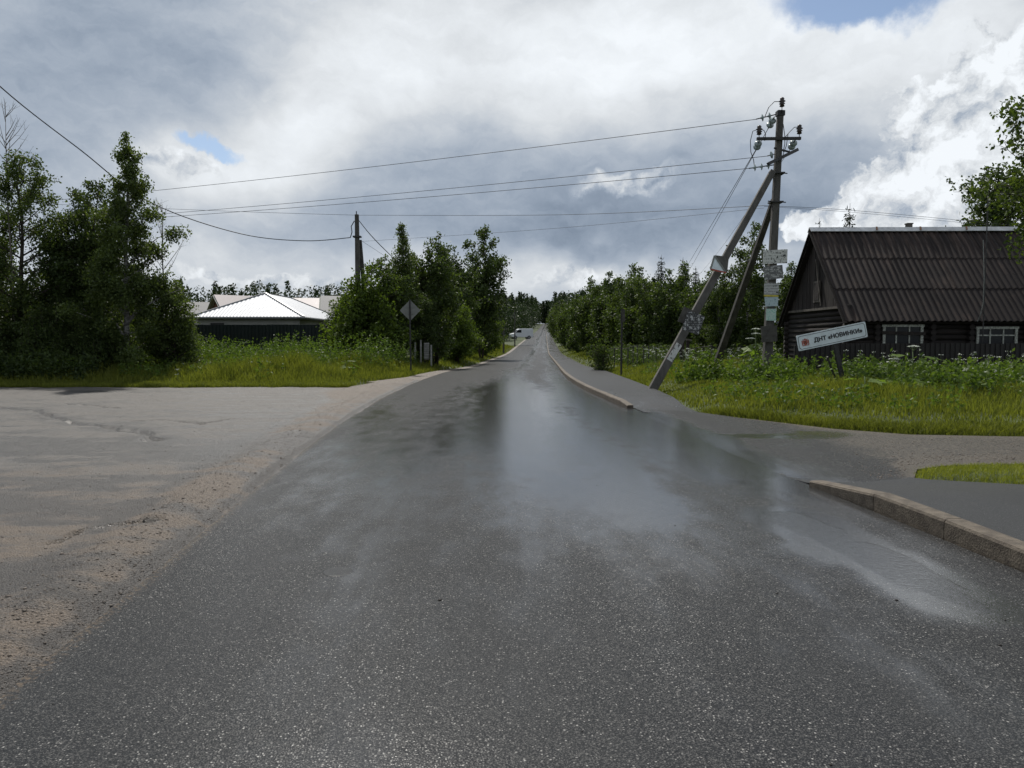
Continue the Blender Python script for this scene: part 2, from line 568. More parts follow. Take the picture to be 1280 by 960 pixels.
def corrugated(name, base, streak, rough=.65, metal=0.0, ridge=None, spec=.4):
    m, t, bs = material(name)
    co = t.n('ShaderNodeTexCoord').outputs['Object']
    geo = t.n('ShaderNodeNewGeometry').outputs['Position']
    oi = t.n('ShaderNodeObjectInfo')
    n1 = t.noise(t.mapv(geo, scale=(6, .35, .35)), 1.6, 5, .65)
    n2 = t.noise(geo, 1.1, 4, .6)
    f = t.ramp(t.m('ADD', n1, t.m('MULTIPLY', t.m('SUBTRACT', n2, .5), .8)), .5, .85)
    if ridge is not None:
        zz = t.n('ShaderNodeSeparateXYZ')
        t.put(zz.inputs[0], geo)
        worn = t.m('MULTIPLY', t.ramp(zz.outputs[2], ridge - 1.9, ridge - .1), t.ramp(n1, .42, .66))
        f = t.m('MAXIMUM', f, worn)
    c = t.mix(f, (*base, 1), (*streak, 1))
    sc_ = t.vm('SCALE', c)
    t.put(sc_.node.inputs['Scale'], t.m('MULTIPLY_ADD', oi.outputs['Random'], .35, .82))
    t.put(bs.inputs['Base Color'], sc_)
    bs.inputs['Roughness'].default_value = rough
    bs.inputs['Metallic'].default_value = metal
    bs.inputs['Specular IOR Level'].default_value = spec
    b = t.n('ShaderNodeBump')
    b.inputs['Strength'].default_value = .25
    b.inputs['Distance'].default_value = .01
    t.put(b.inputs['Height'], t.noise(geo, 30, 4))
    t.put(bs.inputs['Normal'], b.outputs[0])
    return m
M['slate'] = corrugated('brown_corrugated_sheet', (.021, .0155, .014), (.066, .046, .037), .7, 0.0, 6.4, .2)
M['whiteroof'] = corrugated('pale_metal_roof', (.46, .47, .49), (.56, .57, .59), .55, .15)
M['pinkroof'] = corrugated('pinkish_roof', (.30, .265, .265), (.38, .34, .335), .6, .1)
M['greyroof'] = corrugated('grey_roof', (.12, .12, .125), (.19, .19, .19), .6)

def lotmat():
    m, t, bs = material('broken_sandy_asphalt')
    co = t.n('ShaderNodeTexCoord').outputs['Object']
    sand = t.n('ShaderNodeAttribute', attribute_name='gravel').outputs['Fac']
    wet = t.n('ShaderNodeAttribute', attribute_name='wet').outputs['Fac']
    vo = t.n('ShaderNodeTexVoronoi')
    vo.inputs['Scale'].default_value = 75
    t.put(vo.inputs['Vector'], co)
    vs = t.n('ShaderNodeSeparateColor')
    t.put(vs.inputs[0], vo.outputs['Color'])
    big = t.noise(co, .55, 6, .62, dist=.6)
    mid = t.noise(co, 2.6, 5, .65)
    fine = t.noise(co, 60, 3, .7)
    stone = t.m('MULTIPLY', t.ramp(vs.outputs[0], .6, .98), t.ramp(vo.outputs['Distance'], .55, .2))
    vf = t.n('ShaderNodeTexVoronoi')
    vf.inputs['Scale'].default_value = 170
    t.put(vf.inputs['Vector'], co)
    vfs = t.n('ShaderNodeSeparateColor')
    t.put(vfs.inputs[0], vf.outputs['Color'])
    fleck = t.ramp(vfs.outputs[0], .2, 1.0)
    asp = t.mix(t.m('MAXIMUM', stone, t.m('MULTIPLY', fleck, .4)), (.085, .074, .063, 1), (.42, .385, .345, 1))
    asp = t.mix(t.m('MULTIPLY', t.ramp(mid, .42, .7), .4), asp, (.20, .18, .158, 1))
    snd = t.mix(t.ramp(t.m('ADD', t.m('MULTIPLY', fine, .6), t.m('MULTIPLY', fleck, .4)), .25, .8), (.10, .068, .042, 1), (.30, .22, .15, 1))
    snd = t.mix(t.m('MULTIPLY', t.m('MULTIPLY', t.ramp(vs.outputs[1], .7, .95), t.ramp(vo.outputs['Distance'], .55, .2)), .7), snd, (.38, .33, .29, 1))
    ms = t.ramp(t.m('ADD', sand, t.m('ADD', t.m('MULTIPLY', t.m('SUBTRACT', big, .5), 1.3), t.m('MULTIPLY', t.m('SUBTRACT', mid, .5), .55))), .25, .85)
    c = t.mix(t.m('MULTIPLY', ms, .92), asp, snd)
    damp = t.ramp(t.m('ADD', wet, t.m('MULTIPLY', t.m('SUBTRACT', t.noise(t.mapv(co, loc=(9, 4, 0), scale=(.45, 1.5, 1)), 1.1, 6, .68), .5), 2.6)), t.m('MULTIPLY_ADD', mid, .9, -.28), t.m('MULTIPLY_ADD', mid, .9, .16))
    sc_ = t.vm('SCALE', c)
    t.put(sc_.node.inputs['Scale'], t.m('MULTIPLY_ADD', damp, -.42, .56))
    t.put(bs.inputs['Roughness'], t.m('MULTIPLY_ADD', damp, -.24, .68))
    dirt = t.n('ShaderNodeAttribute', attribute_name='crack').outputs['Fac']
    ve = t.n('ShaderNodeTexVoronoi', feature='DISTANCE_TO_EDGE')
    ve.inputs['Scale'].default_value = 1.5
    t.put(ve.inputs['Vector'], t.vm('ADD', co, t.vm('SCALE', t.noise(co, 1.6, 5, .65, out=1))))
    ve.inputs['Vector'].links[0].from_node.inputs[1].links[0].from_node.inputs['Scale'].default_value = .9
    craze = t.m('MULTIPLY', t.ramp(ve.outputs['Distance'], .03, .008), t.ramp(t.noise(t.mapv(co, loc=(3, 7, 0)), .5, 3, .6), .42, .54))
    craze = t.m('MULTIPLY', craze, t.m('SUBTRACT', 1.0, ms))
    dirt = t.m('MAXIMUM', dirt, t.m('MULTIPLY', craze, .85))
    t.put(bs.inputs['Base Color'], t.mix(dirt, sc_, (.022, .018, .014, 1)))
    b = t.n('ShaderNodeBump')
    b.inputs['Strength'].default_value = 1.0
    b.inputs['Distance'].default_value = .016
    t.put(b.inputs['Height'], t.m('ADD', t.m('MULTIPLY', vo.outputs['Distance'], -.7), t.m('ADD', fine, mid)))
    t.put(bs.inputs['Normal'], b.outputs[0])
    return m
M['lot'] = lotmat()
M['pebble'] = simple('loose_stone', (.20, .165, .135), .8, .45, 3)

# printed paper: smudged rows of print and torn patches
def paper(name, base, ink, rows=9.0, cover=.5, blotch=.0, seed=0.0):
    m, t, bs = material(name)
    co = t.n('ShaderNodeTexCoord').outputs['Object']
    p = t.mapv(co, loc=(seed, 0, seed * .7))
    s = t.n('ShaderNodeSeparateXYZ')
    t.put(s.inputs[0], co)
    row = t.m('SINE', t.m('MULTIPLY', s.outputs[2], rows * 12.0))
    wd = t.noise(t.mapv(p, scale=(34, 1, rows * 1.9)), 1.0, 2, .5)
    f = t.m('MULTIPLY', t.ramp(row, -.1, .35), t.ramp(wd, 1 - cover - .06, 1 - cover + .06))
    bl = t.ramp(t.noise(p, 9, 5, .65), .62 - blotch, .68 - blotch)
    f = t.m('MAXIMUM', t.m('MULTIPLY', f, .8), t.m('MULTIPLY', bl, 1.0 if blotch else .0))
    g = t.noise(p, 5, 4, .6)
    c = t.mix(f, t.mix(g, (*[b * .75 for b in base], 1), (*base, 1)), (*ink, 1))
    t.put(bs.inputs['Base Color'], c)
    bs.inputs['Roughness'].default_value = .7
    return m

# ------------------------------------------------------------------ layout of the place
def smooth_curve(ys, xs, sig=3.0):
    g = np.arange(-80, 1650, 1.0)
    v = np.interp(g, ys, xs)
    out = v.copy()
    for i, y in enumerate(g):
        s = max(sig * .5, min(40, abs(y) * .08))
        k = np.arange(-int(3 * s), int(3 * s) + 1)
        wgt = np.exp(-(k / s) ** 2 / 2)
        idx = np.clip(i + k, 0, len(g) - 1)
        out[i] = (v[idx] * wgt).sum() / wgt.sum()
    return lambda y: np.interp(y, g, out)

XL = smooth_curve([-80, 0, 3.2, 6.1, 12.3, 20, 28, 40, 49, 110, 204, 613, 1000, 1650],
                  [-2.0, -2.1, -2.25, -2.6, -3.2, -3.6, -3.7, -3.25, -2.7, -.5, 3.5, 21.6, 42, 80])
XR = smooth_curve([-80, 0, 5, 8, 12, 17, 24, 30, 37, 50, 110, 204, 613, 1000, 1650],
                  [3.8, 3.7, 3.57, 3.25, 2.98, 2.73, 2.36, 2.3, 2.45, 3.15, 5.4, 9.6, 28, 48.5, 87])
XS = smooth_curve([-80, 16.4, 23.7, 42, 60, 110, 204, 613, 1000, 1650],
                  [4.1, 4.1, 4.42, 4.65, 5.3, 7.3, 11.5, 30, 50.5, 89])
HZ = smooth_curve([-80, 38, 51, 110, 204, 613, 1000, 1300, 1650], [0, 0, -.28, -.5, 1.35, 10, 23.5, 29, 30])

FX = np.array([2.4, 2.8, 4.1, 4.73, 5.86, 6.8, 8.4, 14, 60.])
FY = np.array([17.5, 17.3, 16.4, 15.0, 13.1, 12.3, 12.05, 11.8, 11.0])
NX = np.array([2.4, 3.3, 4.6, 5.05, 5.6, 6.7, 14, 60.])
NY = np.array([7.7, 7.95, 8.55, 9.3, 9.6, 9.7, 9.6, 9.0])
SWX = np.array([-20, 5.9, 8.04, 8.5])      # outer edge of the near pavement: Y
SWO = np.array([5.9, 5.9, 5.6, 4.6])       # its X
Fd = lambda x: np.interp(x, FX, FY)
Nd = lambda x: np.interp(x, NX, NY)
LOTY = 24.6
lot_edge = lambda x: LOTY + .5 * fbm(np.asarray(x) * .35, 3.3, 5) + .0 * np.asarray(x)

def verge(x, y):
    """0 on the paved places, rising to 1 inside the verges"""
    x = np.asarray(x, float); y = np.asarray(y, float)
    left = np.minimum(XL(y) - shoulder_w(y) - x, 1e9)
    left = np.where(y < LOTY + 4, np.minimum(left, y - lot_edge(x)), left)
    rightfar = np.minimum(x - XS(y), (y - Fd(x)) * .8)
    rightnear = np.minimum(x - np.interp(y, SWX, SWO), (Nd(x) - y))
    return np.maximum(np.maximum(left, rightfar), rightnear)

def shoulder_w(y):
    return np.interp(y, [0, 6, 12, 19, 23, 26, 32, 45, 60, 300], [.75, .75, .95, 1.2, 2.2, 2.2, .8, .45, .3, .3])

def GZ(x, y):
    x = np.asarray(x, float); y = np.asarray(y, float)
    v = verge(x, y)
    near = ((x > 4.4) & (y < 10.2))
    rise = np.where(x > 0, .24, .16)
    rise = np.where(near, .10, rise)
    base = HZ(y) - .22 + sm(v, -.05, 1.6) * rise + np.where(near, sm(v, -.4, .4), sm(v, .0, .35)) * .20
    base = base + sm(v, .3, 2.0) * fbm(x * .35, y * .35, 11) * .25
    hill = sm(y, 180, 900) * (np.abs(x - XL(y)) > 8) * 0.0
    return base + hill

def gz(x, y):
    return float(GZ(np.array([x]), np.array([y]))[0])

def grid_mesh(name, xs, ys, zf, mat, attrs=None, smooth=True):
    """xs: (nr, nc) array of x, ys: (nr, nc)"""
    nr, nc = xs.shape
    z = zf(xs, ys)
    V = np.stack([xs, ys, z], -1).reshape(-1, 3)
    i = np.arange(nr - 1)[:, None] * nc + np.arange(nc - 1)[None, :]
    F = np.stack([i, i + 1, i + nc + 1, i + nc], -1).reshape(-1, 4)
    return mesh_np(name, V, F, mat, smooth, {k: f(xs, ys).ravel() for k, f in (attrs or {}).items()})

def spaced(stops):
    out = []
    for a, b, s in stops:
        out.append(np.arange(a, b, s))
    return np.concatenate(out + [np.array([stops[-1][1]])])

# ground: one sheet reaching the horizon
gx = spaced([(-1600, -200, 100), (-200, -60, 10), (-60, -30, 2), (-30, 30, .5), (30, 60, 2), (60, 200, 10), (200, 1700, 100)])
gy = spaced([(-120, -20, 10), (-20, 0, 2), (0, 60, .5), (60, 140, 3), (140, 400, 10), (400, 1600, 50)])
XX, YY = np.meshgrid(gx, gy)
m_g, t_g, bs_g = material('meadow_soil')
co_g = t_g.n('ShaderNodeTexCoord').outputs['Object']
ng = t_g.noise(co_g, 1.7, 6, .65)
t_g.put(bs_g.inputs['Base Color'], t_g.mix(t_g.ramp(ng, .3, .7), (.022, .034, .008, 1), (.060, .080, .018, 1)))
bs_g.inputs['Roughness'].default_value = .95
tag(link('ground', grid_mesh('ground', XX, YY, GZ, m_g)), kind='structure')

# road ---------------------------------------------------------------
def strip(y, lo, hi, n):
    t = np.linspace(0, 1, n)[None, :]
    return lo(y)[:, None] * (1 - t) + hi(y)[:, None] * t, np.repeat(y[:, None], n, 1)

def crown_z(x, y):
    c = (XL(y) + XR(y)) / 2
    hw = (XR(y) - XL(y)) / 2
    return HZ(y) + .035 * (1 - np.clip(np.abs(x - c) / hw, 0, 1.2) ** 2)

pA, pB = gp(985, 650), gp(1225, 765)
def seg_dist(x, y, a, b):
    ax, ay, bx, by = a[0], a[1], b[0], b[1]
    dx, dy = bx - ax, by - ay
    t = np.clip(((x - ax) * dx + (y - ay) * dy) / (dx * dx + dy * dy), 0, 1)
    return np.hypot(x - ax - t * dx, y - ay - t * dy), t

def wet_road(x, y):
    d, t = seg_dist(x, y, pA, pB)
    nz = fbm(x * 2.2, y * 1.4, 31)
    pud = sm(-(d + .5 * nz), -(.62 - .10 * np.cos(t * 6)), .05)
    u = (x - XL(y)) / (XR(y) - XL(y))
    un = u + .10 * fbm(x * .5, y * .12, 33)
    trk = np.exp(-((un - .60) / .13) ** 2) * .42 * sm(y, 3.5, 9) + np.exp(-((un - .30) / .07) ** 2) * .16 * sm(y, 7, 13)
    side = sm(un, .74, .95) * .32 * sm(y, 4, 9)
    d2, _ = seg_dist(x, y, (3.9, 12.6), (2.9, 10.4))
    d3, _ = seg_dist(x, y, (2.9, 10.4), (2.75, 8.6))
    run = np.maximum(np.exp(-(d2 / .22) ** 2), np.exp(-(d3 / .32) ** 2)) * .55
    d4, _ = seg_dist(x, y, (2.2, 19.5), (2.2, 12.5))
    run = np.maximum(run, np.exp(-(d4 / .5) ** 2) * .4)
    dry = -.30 * sm(-u, -.32, 0.02) * sm(-y, -18, -3)
    far = -.34 * sm(y, 19, 34) - .22 * sm(y, 11, 22) * sm(-un, -.5, -.3)
    near = -.20 * sm(-y, -8.5, -3.5) + .12 * sm(y, 7.5, 11) * (1 - sm(y, 20, 30)) * sm(un, .25, .5)
    return .52 + np.maximum(pud * .8, run) + trk + side * 1.0 + dry + far + near

ry = spaced([(-30, 0, 1), (0, 26, .1), (26, 60, .5), (60, 200, 2), (200, 1300, 12)])
rx, ryy = strip(ry, XL, XR, 64)
jit = lambda y: .07 * fbm(y * 1.6, y * 0 + .5, 3, 4)
rx = rx + (jit(ryy)) * np.linspace(1, 0, 64)[None, :] ** 8
gr_road = lambda x, y: sm(-(x - XL(y)), -.30, .05) * .52
road = tag(link('road', grid_mesh('road', rx, ryy, crown_z, M['road'], {'wet': wet_road, 'gravel': gr_road})), kind='structure')

# small cast cover let into the asphalt
p = gp(423, 719)
mb = MB().lathe([(.10, -.004), (.10, .0015), (.094, .003), (.001, .0032)], 20)
mb.build('survey_cover', M['walk'], road, loc=(p.x, p.y, float(crown_z(np.array([p.x]), np.array([p.y]))[0])))

# far pavement -------------------------------------------------------
def walk_z(x, y):
    return HZ(y) + .004 + .105 * sm(y, 17.3, 19.5) + .012 * fbm(x * 1.2, y * 1.2, 8)
ys_ = spaced([(16.2, 30, .25), (30, 80, 1), (80, 200, 3), (200, 1000, 20)])
wx_, wy_ = strip(ys_, lambda y: XR(y) + .16, XS, 14)
wy_ = wy_ + (wx_ - wx_[:, :1]) * 0
wet_walk = lambda x, y: .22 + .25 * sm(-(y), -24, -16) + .2 * sm(y, 40, 90)
none = lambda x, y: np.zeros_like(x)
tag(link('pavement', grid_mesh('pavement', wx_, wy_, walk_z, M['walk'], {'wet': wet_walk, 'gravel': none})), kind='structure')

# near pavement
ys2 = np.arange(-14, 8.9, .2)
oX = lambda y: np.interp(y, SWX, SWO) + .04 * fbm(y * 2, y * 0, 4)
def near_z(x, y):
    return HZ(y) - .004 + .016 * sm(-y, -8.15, -7.6) + .112 * sm(-y, -8.4, -6.8) + .01 * fbm(x * 1.5, y * 1.5, 9)
sx2, sy2 = strip(ys2, lambda y: np.interp(y, [-20, -3, 2, 4.4, 5.13, 5.95, 7.0, 7.95, 9], [3.82, 3.80, 3.74, 3.69, 3.675, 3.64, 3.56, 3.35, 3.15]), oX, 16)
tag(link('near_pavement', grid_mesh('near_pavement', sx2, sy2, near_z, M['walk'], {'wet': lambda x, y: .1 + 0 * x, 'gravel': none})), kind='structure')

# driveway
dys = spaced([(7.5, 9.2, .1), (9.2, 10.0, .03), (10.0, 11.4, .1), (11.4, 12.3, .03), (12.3, 17.5, .1)])
xmax = np.minimum(np.interp(dys + .2, [7.7, 7.95, 8.55, 9.3, 9.6, 9.7, 9.78], [2.9, 3.4, 4.6, 5.05, 5.6, 6.7, 40]),
                  np.interp(dys - .2, [11.6, 12.05, 12.3, 13.1, 15.0, 16.4, 17.3], [40, 8.4, 6.8, 5.86, 4.73, 4.1, 2.9]))
tt = (np.linspace(0, 1, 150) ** 2.0)[None, :] * 38
dlo = XR(dys) - .25
dX = np.minimum(dlo[:, None] + tt, np.maximum(xmax, dlo + .02)[:, None])
dY = np.repeat(dys[:, None], 150, 1)
def drive_z(x, y):
    u_ = x - XR(y)
    e = sm(u_, -.02, .7)
    ed = sm(np.minimum(y - Nd(x) + .25, Fd(x) + .25 - y), 0, .5)
    rough = .02 * fbm(x * .9, y * .9, 21) + .012 + np.abs(fbm(x * 5, y * 5, 22)) * .03 * sm(x, 5, 7)
    return np.where(u_ < 0, crown_z(x, y) - .006, HZ(y) - .006) + .004 * e + rough * e * ed - .010 * (1 - ed) * e - .008 * (1 - sm(np.minimum(y - 7.5, 17.5 - y), 0, .12))
def drive_wet(x, y):
    x0, y0 = x, y
    x, y = x + .5 * fbm(x * 1.1, y * 1.1, 35), y + 1.0 * fbm(x * 1.1, y * 1.1, 36)
    d2, _ = seg_dist(x, y, (3.3, 12.0), (5.4, 12.3))
    d3, _ = seg_dist(x, y, (3.3, 12.0), (2.6, 9.2))
    x, y = x0, y0
    run = np.maximum(np.exp(-(d2 / .42) ** 2) * .85, np.exp(-(d3 / .3) ** 2) * .6)
    own = .30 - .15 * sm(x, 3.8, 6) + run
    k = sm(x - XR(y), -.05, .9)
    return wet_road(x, y) * (1 - k) + own * k
def drive_gr(x, y):
    edge = np.minimum(y - Nd(x), Fd(x) - y)
    return (sm(-edge, -.5, .1) * .6 + .55) * sm(x + .8 * fbm(x * 1.5, y * 1.5, 37), 3.9, 5.6)
tag(link('driveway', grid_mesh('driveway', dX, dY, drive_z, M['drive'], {'wet': drive_wet, 'gravel': drive_gr})), kind='structure')

# yard of broken asphalt on the other side
crack1 = [gp(*q) for q in ((-60, 505), (0, 511), (45, 514), (62, 521), (95, 531), (132, 533), (180, 543), (188, 551))]
crack2 = [gp(*q) for q in ((84, 678), (100, 668), (128, 662), (158, 659), (196, 657))]
crack3 = [gp(*q) for q in ((75, 505), (120, 508), (150, 512))]
crack4 = [gp(*q) for q in ((160, 528), (205, 526), (250, 531), (290, 524))]
hole1, hole2 = gp(192, 551), gp(192, 658)
def crackd(x, y, poly):
    d = np.full(x.shape, 9.0)
    for a, b in zip(poly, poly[1:]):
        d = np.minimum(d, seg_dist(x + .35 * fbm(x * 2.5, y * 2.5, 41, 5), y + .35 * fbm(x * 2.5, y * 2.5, 42, 5), a, b)[0])
    return d
def lot_z(x, y):
    z = .005 + .045 * fbm(x * .5, y * .5, 51) + .018 * fbm(x * 2.2, y * 2.2, 52)
    z = z + .01 * np.maximum(0, fbm(x * 7, y * 7, 53))
    for poly, dep, wd in ((crack1, .06, .11), (crack2, .055, .035), (crack3, .05, .06), (crack4, .045, .05)):
        d = crackd(x, y, poly)
        wv_ = wd * (1 + 2.2 * fbm(x * 4, y * 4, 61))
        z = z - dep * sm(-d, -wv_, -wv_ * .45)
    for h, r, dep in ((hole1, .26, .03), (hole2, .11, .04)):
        z = z - dep * sm(-np.hypot((x - h.x), (y - h.y) * .8), -r, -r * .5)
    # heap of gravel swept against the road
    e = XL(y) - x
    z = z + .06 * np.exp(-((e - .45) / .30) ** 2) * (1 + .8 * fbm(x * 4, y * 4, 66))
    return HZ(y) + z + .014 * np.abs(fbm(x * 1.3, y * 4.5, 56)) + .01 - .03 * sm(-e, -.12, .02)
def lot_gravel(x, y):
    e = XL(y) - x
    sh = np.exp(-((e - shoulder_w(y) * .5) / (shoulder_w(y) * .62)) ** 2)
    return .12 + .8 * np.exp(-((e - shoulder_w(y) * .5) / (shoulder_w(y) * .55)) ** 4) + .75 * sm(-y, -12.5, -5)
def lot_wet(x, y):
    h = gp(325, 556)
    extra = 0
    for q, rx_, ry_, am in ((gp(20, 560), 2.6, 1.3, .45), (gp(185, 490), 2.2, .8, .5), (gp(40, 640), .9, .6, .4), (gp(60, 600), 1.4, .4, .35), (gp(255, 520), 1.3, .5, .35), (gp(10, 745), .35, .5, .4)):
        extra = extra + am * np.exp(-((x - q.x) / rx_) ** 2 - ((y - q.y) / ry_) ** 2)
    e = XL(y) - x
    extra = extra + .45 * np.exp(-((e - .06) / .10) ** 2) + .25 * np.exp(-((e - shoulder_w(y) - .1) / .16) ** 2)
    return extra + .30 + .5 * np.exp(-(np.hypot(x - h.x, (y - h.y) * .6) / .8) ** 2) + .25 * sm(-crackd(x, y, crack1), -.6, -.1) - .2 * sm(y, 17, 24)
def lot_crack(x, y):
    f = 0
    for poly, wd in ((crack1, .07), (crack2, .035), (crack3, .04), (crack4, .035)):
        wv_ = wd * np.clip(1 + 3.5 * fbm(x * 4, y * 4, 61), .1, 3)
        f = np.maximum(f, sm(-crackd(x, y, poly), -wv_, -wv_ * .4))
    for h, r in ((hole1, .2), (hole2, .09)):
        f = np.maximum(f, sm(-np.hypot((x - h.x), (y - h.y) * .8) - .12 * fbm(x * 6, y * 6, 62), -r, -r * .6))
    return f * .9
ly = spaced([(-12, 2, 1), (2, 12, .05), (12, 24.2, .09), (24.2, 29, .12)])
n_lot = 330
tl = np.linspace(0, 1, n_lot) ** 2.0
lx = (XL(ly) + .05)[:, None] - tl[None, :] * 30
lyy = np.repeat(ly[:, None], n_lot, 1)
lyy = np.minimum(lyy, lot_edge(lx) + .3 + 6 * sm(lx - (XL(lyy) - 2.0), 0, 1.2))
tag(link('yard', grid_mesh('yard', lx, lyy, lot_z, M['lot'], {'wet': lot_wet, 'gravel': lot_gravel, 'crack': lot_crack})), kind='structure')
# shoulder further along the road
ys3 = spaced([(28.0, 60, .4), (60, 220, 4)])
hx, hy = strip(ys3, lambda y: XL(y) - shoulder_w(y) - .2, lambda y: XL(y) + .04, 8)
tag(link('gravel_shoulder', grid_mesh('gravel_shoulder', hx, hy, lambda x, y: HZ(y) - .004 + .02 * fbm(x * 3, y * 3, 77), M['lot'],
    {'wet': none, 'gravel': lambda x, y: .75 + 0 * x})), kind='structure')

# loose stones -------------------------------------------------------
def pebbles(name, P, size, label):
    ico_v = []
    ph = (1 + 5 ** .5) / 2
    for a, b in ((1, ph), (-1, ph), (1, -ph), (-1, -ph)):
        ico_v += [(0, a, b), (a, b, 0), (b, 0, a)]
    V0 = np.array([(1, 0, 0), (-1, 0, 0), (0, 1, 0), (0, -1, 0), (0, 0, 1), (0, 0, -.6), ], float)
    F0 = np.array([(0, 2, 4), (2, 1, 4), (1, 3, 4), (3, 0, 4), (2, 0, 5), (1, 2, 5), (3, 1, 5), (0, 3, 5)])
    n = len(P)
    a = rng.uniform(0, 6.28, n)
    s = size * rng.lognormal(0, .5, n)
    sc3 = np.stack([s, s * rng.uniform(.6, 1, n), s * rng.uniform(.25, .5, n)], -1)
    V = V0[None] * sc3[:, None, :] * rng.uniform(.75, 1.2, (n, 6, 1))
    c, s_ = np.cos(a)[:, None], np.sin(a)[:, None]
    x = V[..., 0] * c - V[..., 1] * s_
    y = V[..., 0] * s_ + V[..., 1] * c
    V = np.stack([x, y, V[..., 2]], -1) + P[:, None, :]
    F = F0[None] + (np.arange(n) * 6)[:, None, None]
    me = mesh_np(name, V.reshape(-1, 3), F.reshape(-1, 3), M['pebble'])
    return tag(link(name, me), label, 'gravel', kind='stuff')

n = 9000
py_ = 2.2 + 24 * rng.random(n) ** 1.5
pe = np.abs(rng.normal(.5, .42, n)) * shoulder_w(py_)
px_ = XL(py_) - pe + .1
pz_ = np.maximum(lot_z(px_, py_), crown_z(px_, py_) - .012) + .003
pebbles('loose_gravel', np.stack([px_, py_, pz_], -1), .0052, 'loose brown gravel swept along the road edge')
n = 3500
py_ = 2.4 + 20 * rng.random(n) ** 1.6
px_ = XL(py_) - .4 - rng.exponential(2.6, n)
pebbles('yard_stones', np.stack([px_, py_, lot_z(px_, py_) + .002], -1), .005, 'small stones scattered over the broken yard')
n = 6000
px_ = rng.uniform(4.2, 14, n)
py_ = np.where(rng.random(n) < .5, Nd(px_) + np.abs(rng.normal(0, .35, n)), rng.uniform(0, 1, n) * (Fd(px_) - Nd(px_)) + Nd(px_))
pebbles('driveway_gravel', np.stack([px_, py_, drive_z(px_, py_) + .003], -1), .007, 'loose dark gravel scattered over the driveway')

n = 110
py_ = 2.6 + 16 * rng.random(n) ** 1.5
px_ = XL(py_) + (XR(py_) - XL(py_)) * rng.random(n)
g_ = pebbles('road_grit', np.stack([px_, py_, crown_z(px_, py_) + .002], -1), .0065, 'scattered dark grit lying on the wet road')
g_.data.materials.clear(); g_.data.materials.append(simple('dark_grit', (.035, .03, .025), .8, .4, 5))
# kerbs --------------------------------------------------------------
def kerb_mesh(L, h, w_=.15, z0=-.06, taper=0.0):
    prof = [(0, z0), (0, h - .03), (.012, h - .008), (.035, h), (w_, h), (w_, z0)]
    mb = MB()
    n = len(prof)
    for i, yy in enumerate((.004, L - .004)):
        k = 1.0 if i == 0 else 1.0 - taper
        mb.v += [(x, yy, (z * k if z > 0 else z)) for x, z in prof]
    mb.f += [tuple(range(n)), tuple(range(2 * n - 1, n - 1, -1))]
    mb.f += [(i, n + i, n + (i + 1) % n, (i + 1) % n) for i in range(n)]
    return mb.mesh('kerb_stone', M['kerb'])

def lay_kerb(root, pts, mesh, z):
    a, b = pts
    ang_ = math.atan2(-(b[0] - a[0]), b[1] - a[1])
    return link('kerb_stone', mesh, root, (a[0], a[1], z), (0, 0, ang_))

k_near = tag(link('near_kerb', None), kind='structure')
k1 = kerb_mesh(1.0, .135)
line = [(3.70, -3), (3.64, 2), (3.59, 4.4), (3.575, 5.13), (3.54, 5.95), (3.46, 7.0), (3.25, 7.95)]
yy_ = np.array([q[1] for q in line]); xx_ = np.array([q[0] for q in line])
stops = [-2.2, -1.15, -.12, .9, 1.92, 2.93, 3.92, 4.93, 5.95, 6.97, 7.97]
for a, b in zip(stops, stops[1:]):
    pa = (float(np.interp(a, yy_, xx_)), a); pb = (float(np.interp(b, yy_, xx_)), b)
    L = math.hypot(pb[0] - pa[0], pb[1] - pa[1])
    last = b > 7.5
    lay_kerb(k_near, (pa, pb), kerb_mesh(L, .135, taper=.5 if last else 0), .005 if not last else .0)
k_far = tag(link('far_kerb', None), kind='structure')
y = 17.25
i = 0
while y < 96:
    b = y + 1.0
    pa = (float(XR(y)) - .01, y); pb = (float(XR(b)) - .01, b)
    L = math.hypot(pb[0] - pa[0], pb[1] - pa[1])
    if i == 0:
        d_ = kerb_mesh(L, .12)
        for vtx in d_.vertices:
            if vtx.co.y < .1 and vtx.co.z > 0:
                vtx.co.z *= .55
        lay_kerb(k_far, (pa, pb), d_, float(HZ(y)) + .004)
    else:
        o = lay_kerb(k_far, (pa, pb), k1, float(HZ(y)) - .012 + random.uniform(-.004, .004))
        o.rotation_euler.x = math.atan2(float(HZ(b)) - float(HZ(y)), 1)
    y = b
    i += 1
ys4 = spaced([(96, 220, 4), (220, 900, 20)])
kV, kF = [], []
for yv in ys4:
    x0, z0 = float(XR(yv)) - .01, float(HZ(yv))
    kV += [(x0, yv, z0 - .05), (x0, yv, z0 + .11), (x0 + .15, yv, z0 + .12), (x0 + .15, yv, z0 - .05)]
for i in range(len(ys4) - 1):
    for k in range(3):
        kF.append((i * 4 + k, i * 4 + k + 1, i * 4 + k + 5, i * 4 + k + 4))
mb = MB(); mb.v = kV; mb.f = kF
tag(mb.build('kerb_run', M['kerb'], k_far), kind='stuff')

# ================================================================== buildings
def part(mb, name, mat, root, smooth=False, bevel=0):
    """link a world-space MB under a thing (an Empty without rotation)"""
    l = root.location
    p_ = root.parent
    while p_ is not None:
        l = l + p_.location
        p_ = p_.parent
    mb.v = [(v[0] - l[0], v[1] - l[1], v[2] - l[2]) for v in mb.v]
    return mb.build(name, mat, root, smooth, bevel)

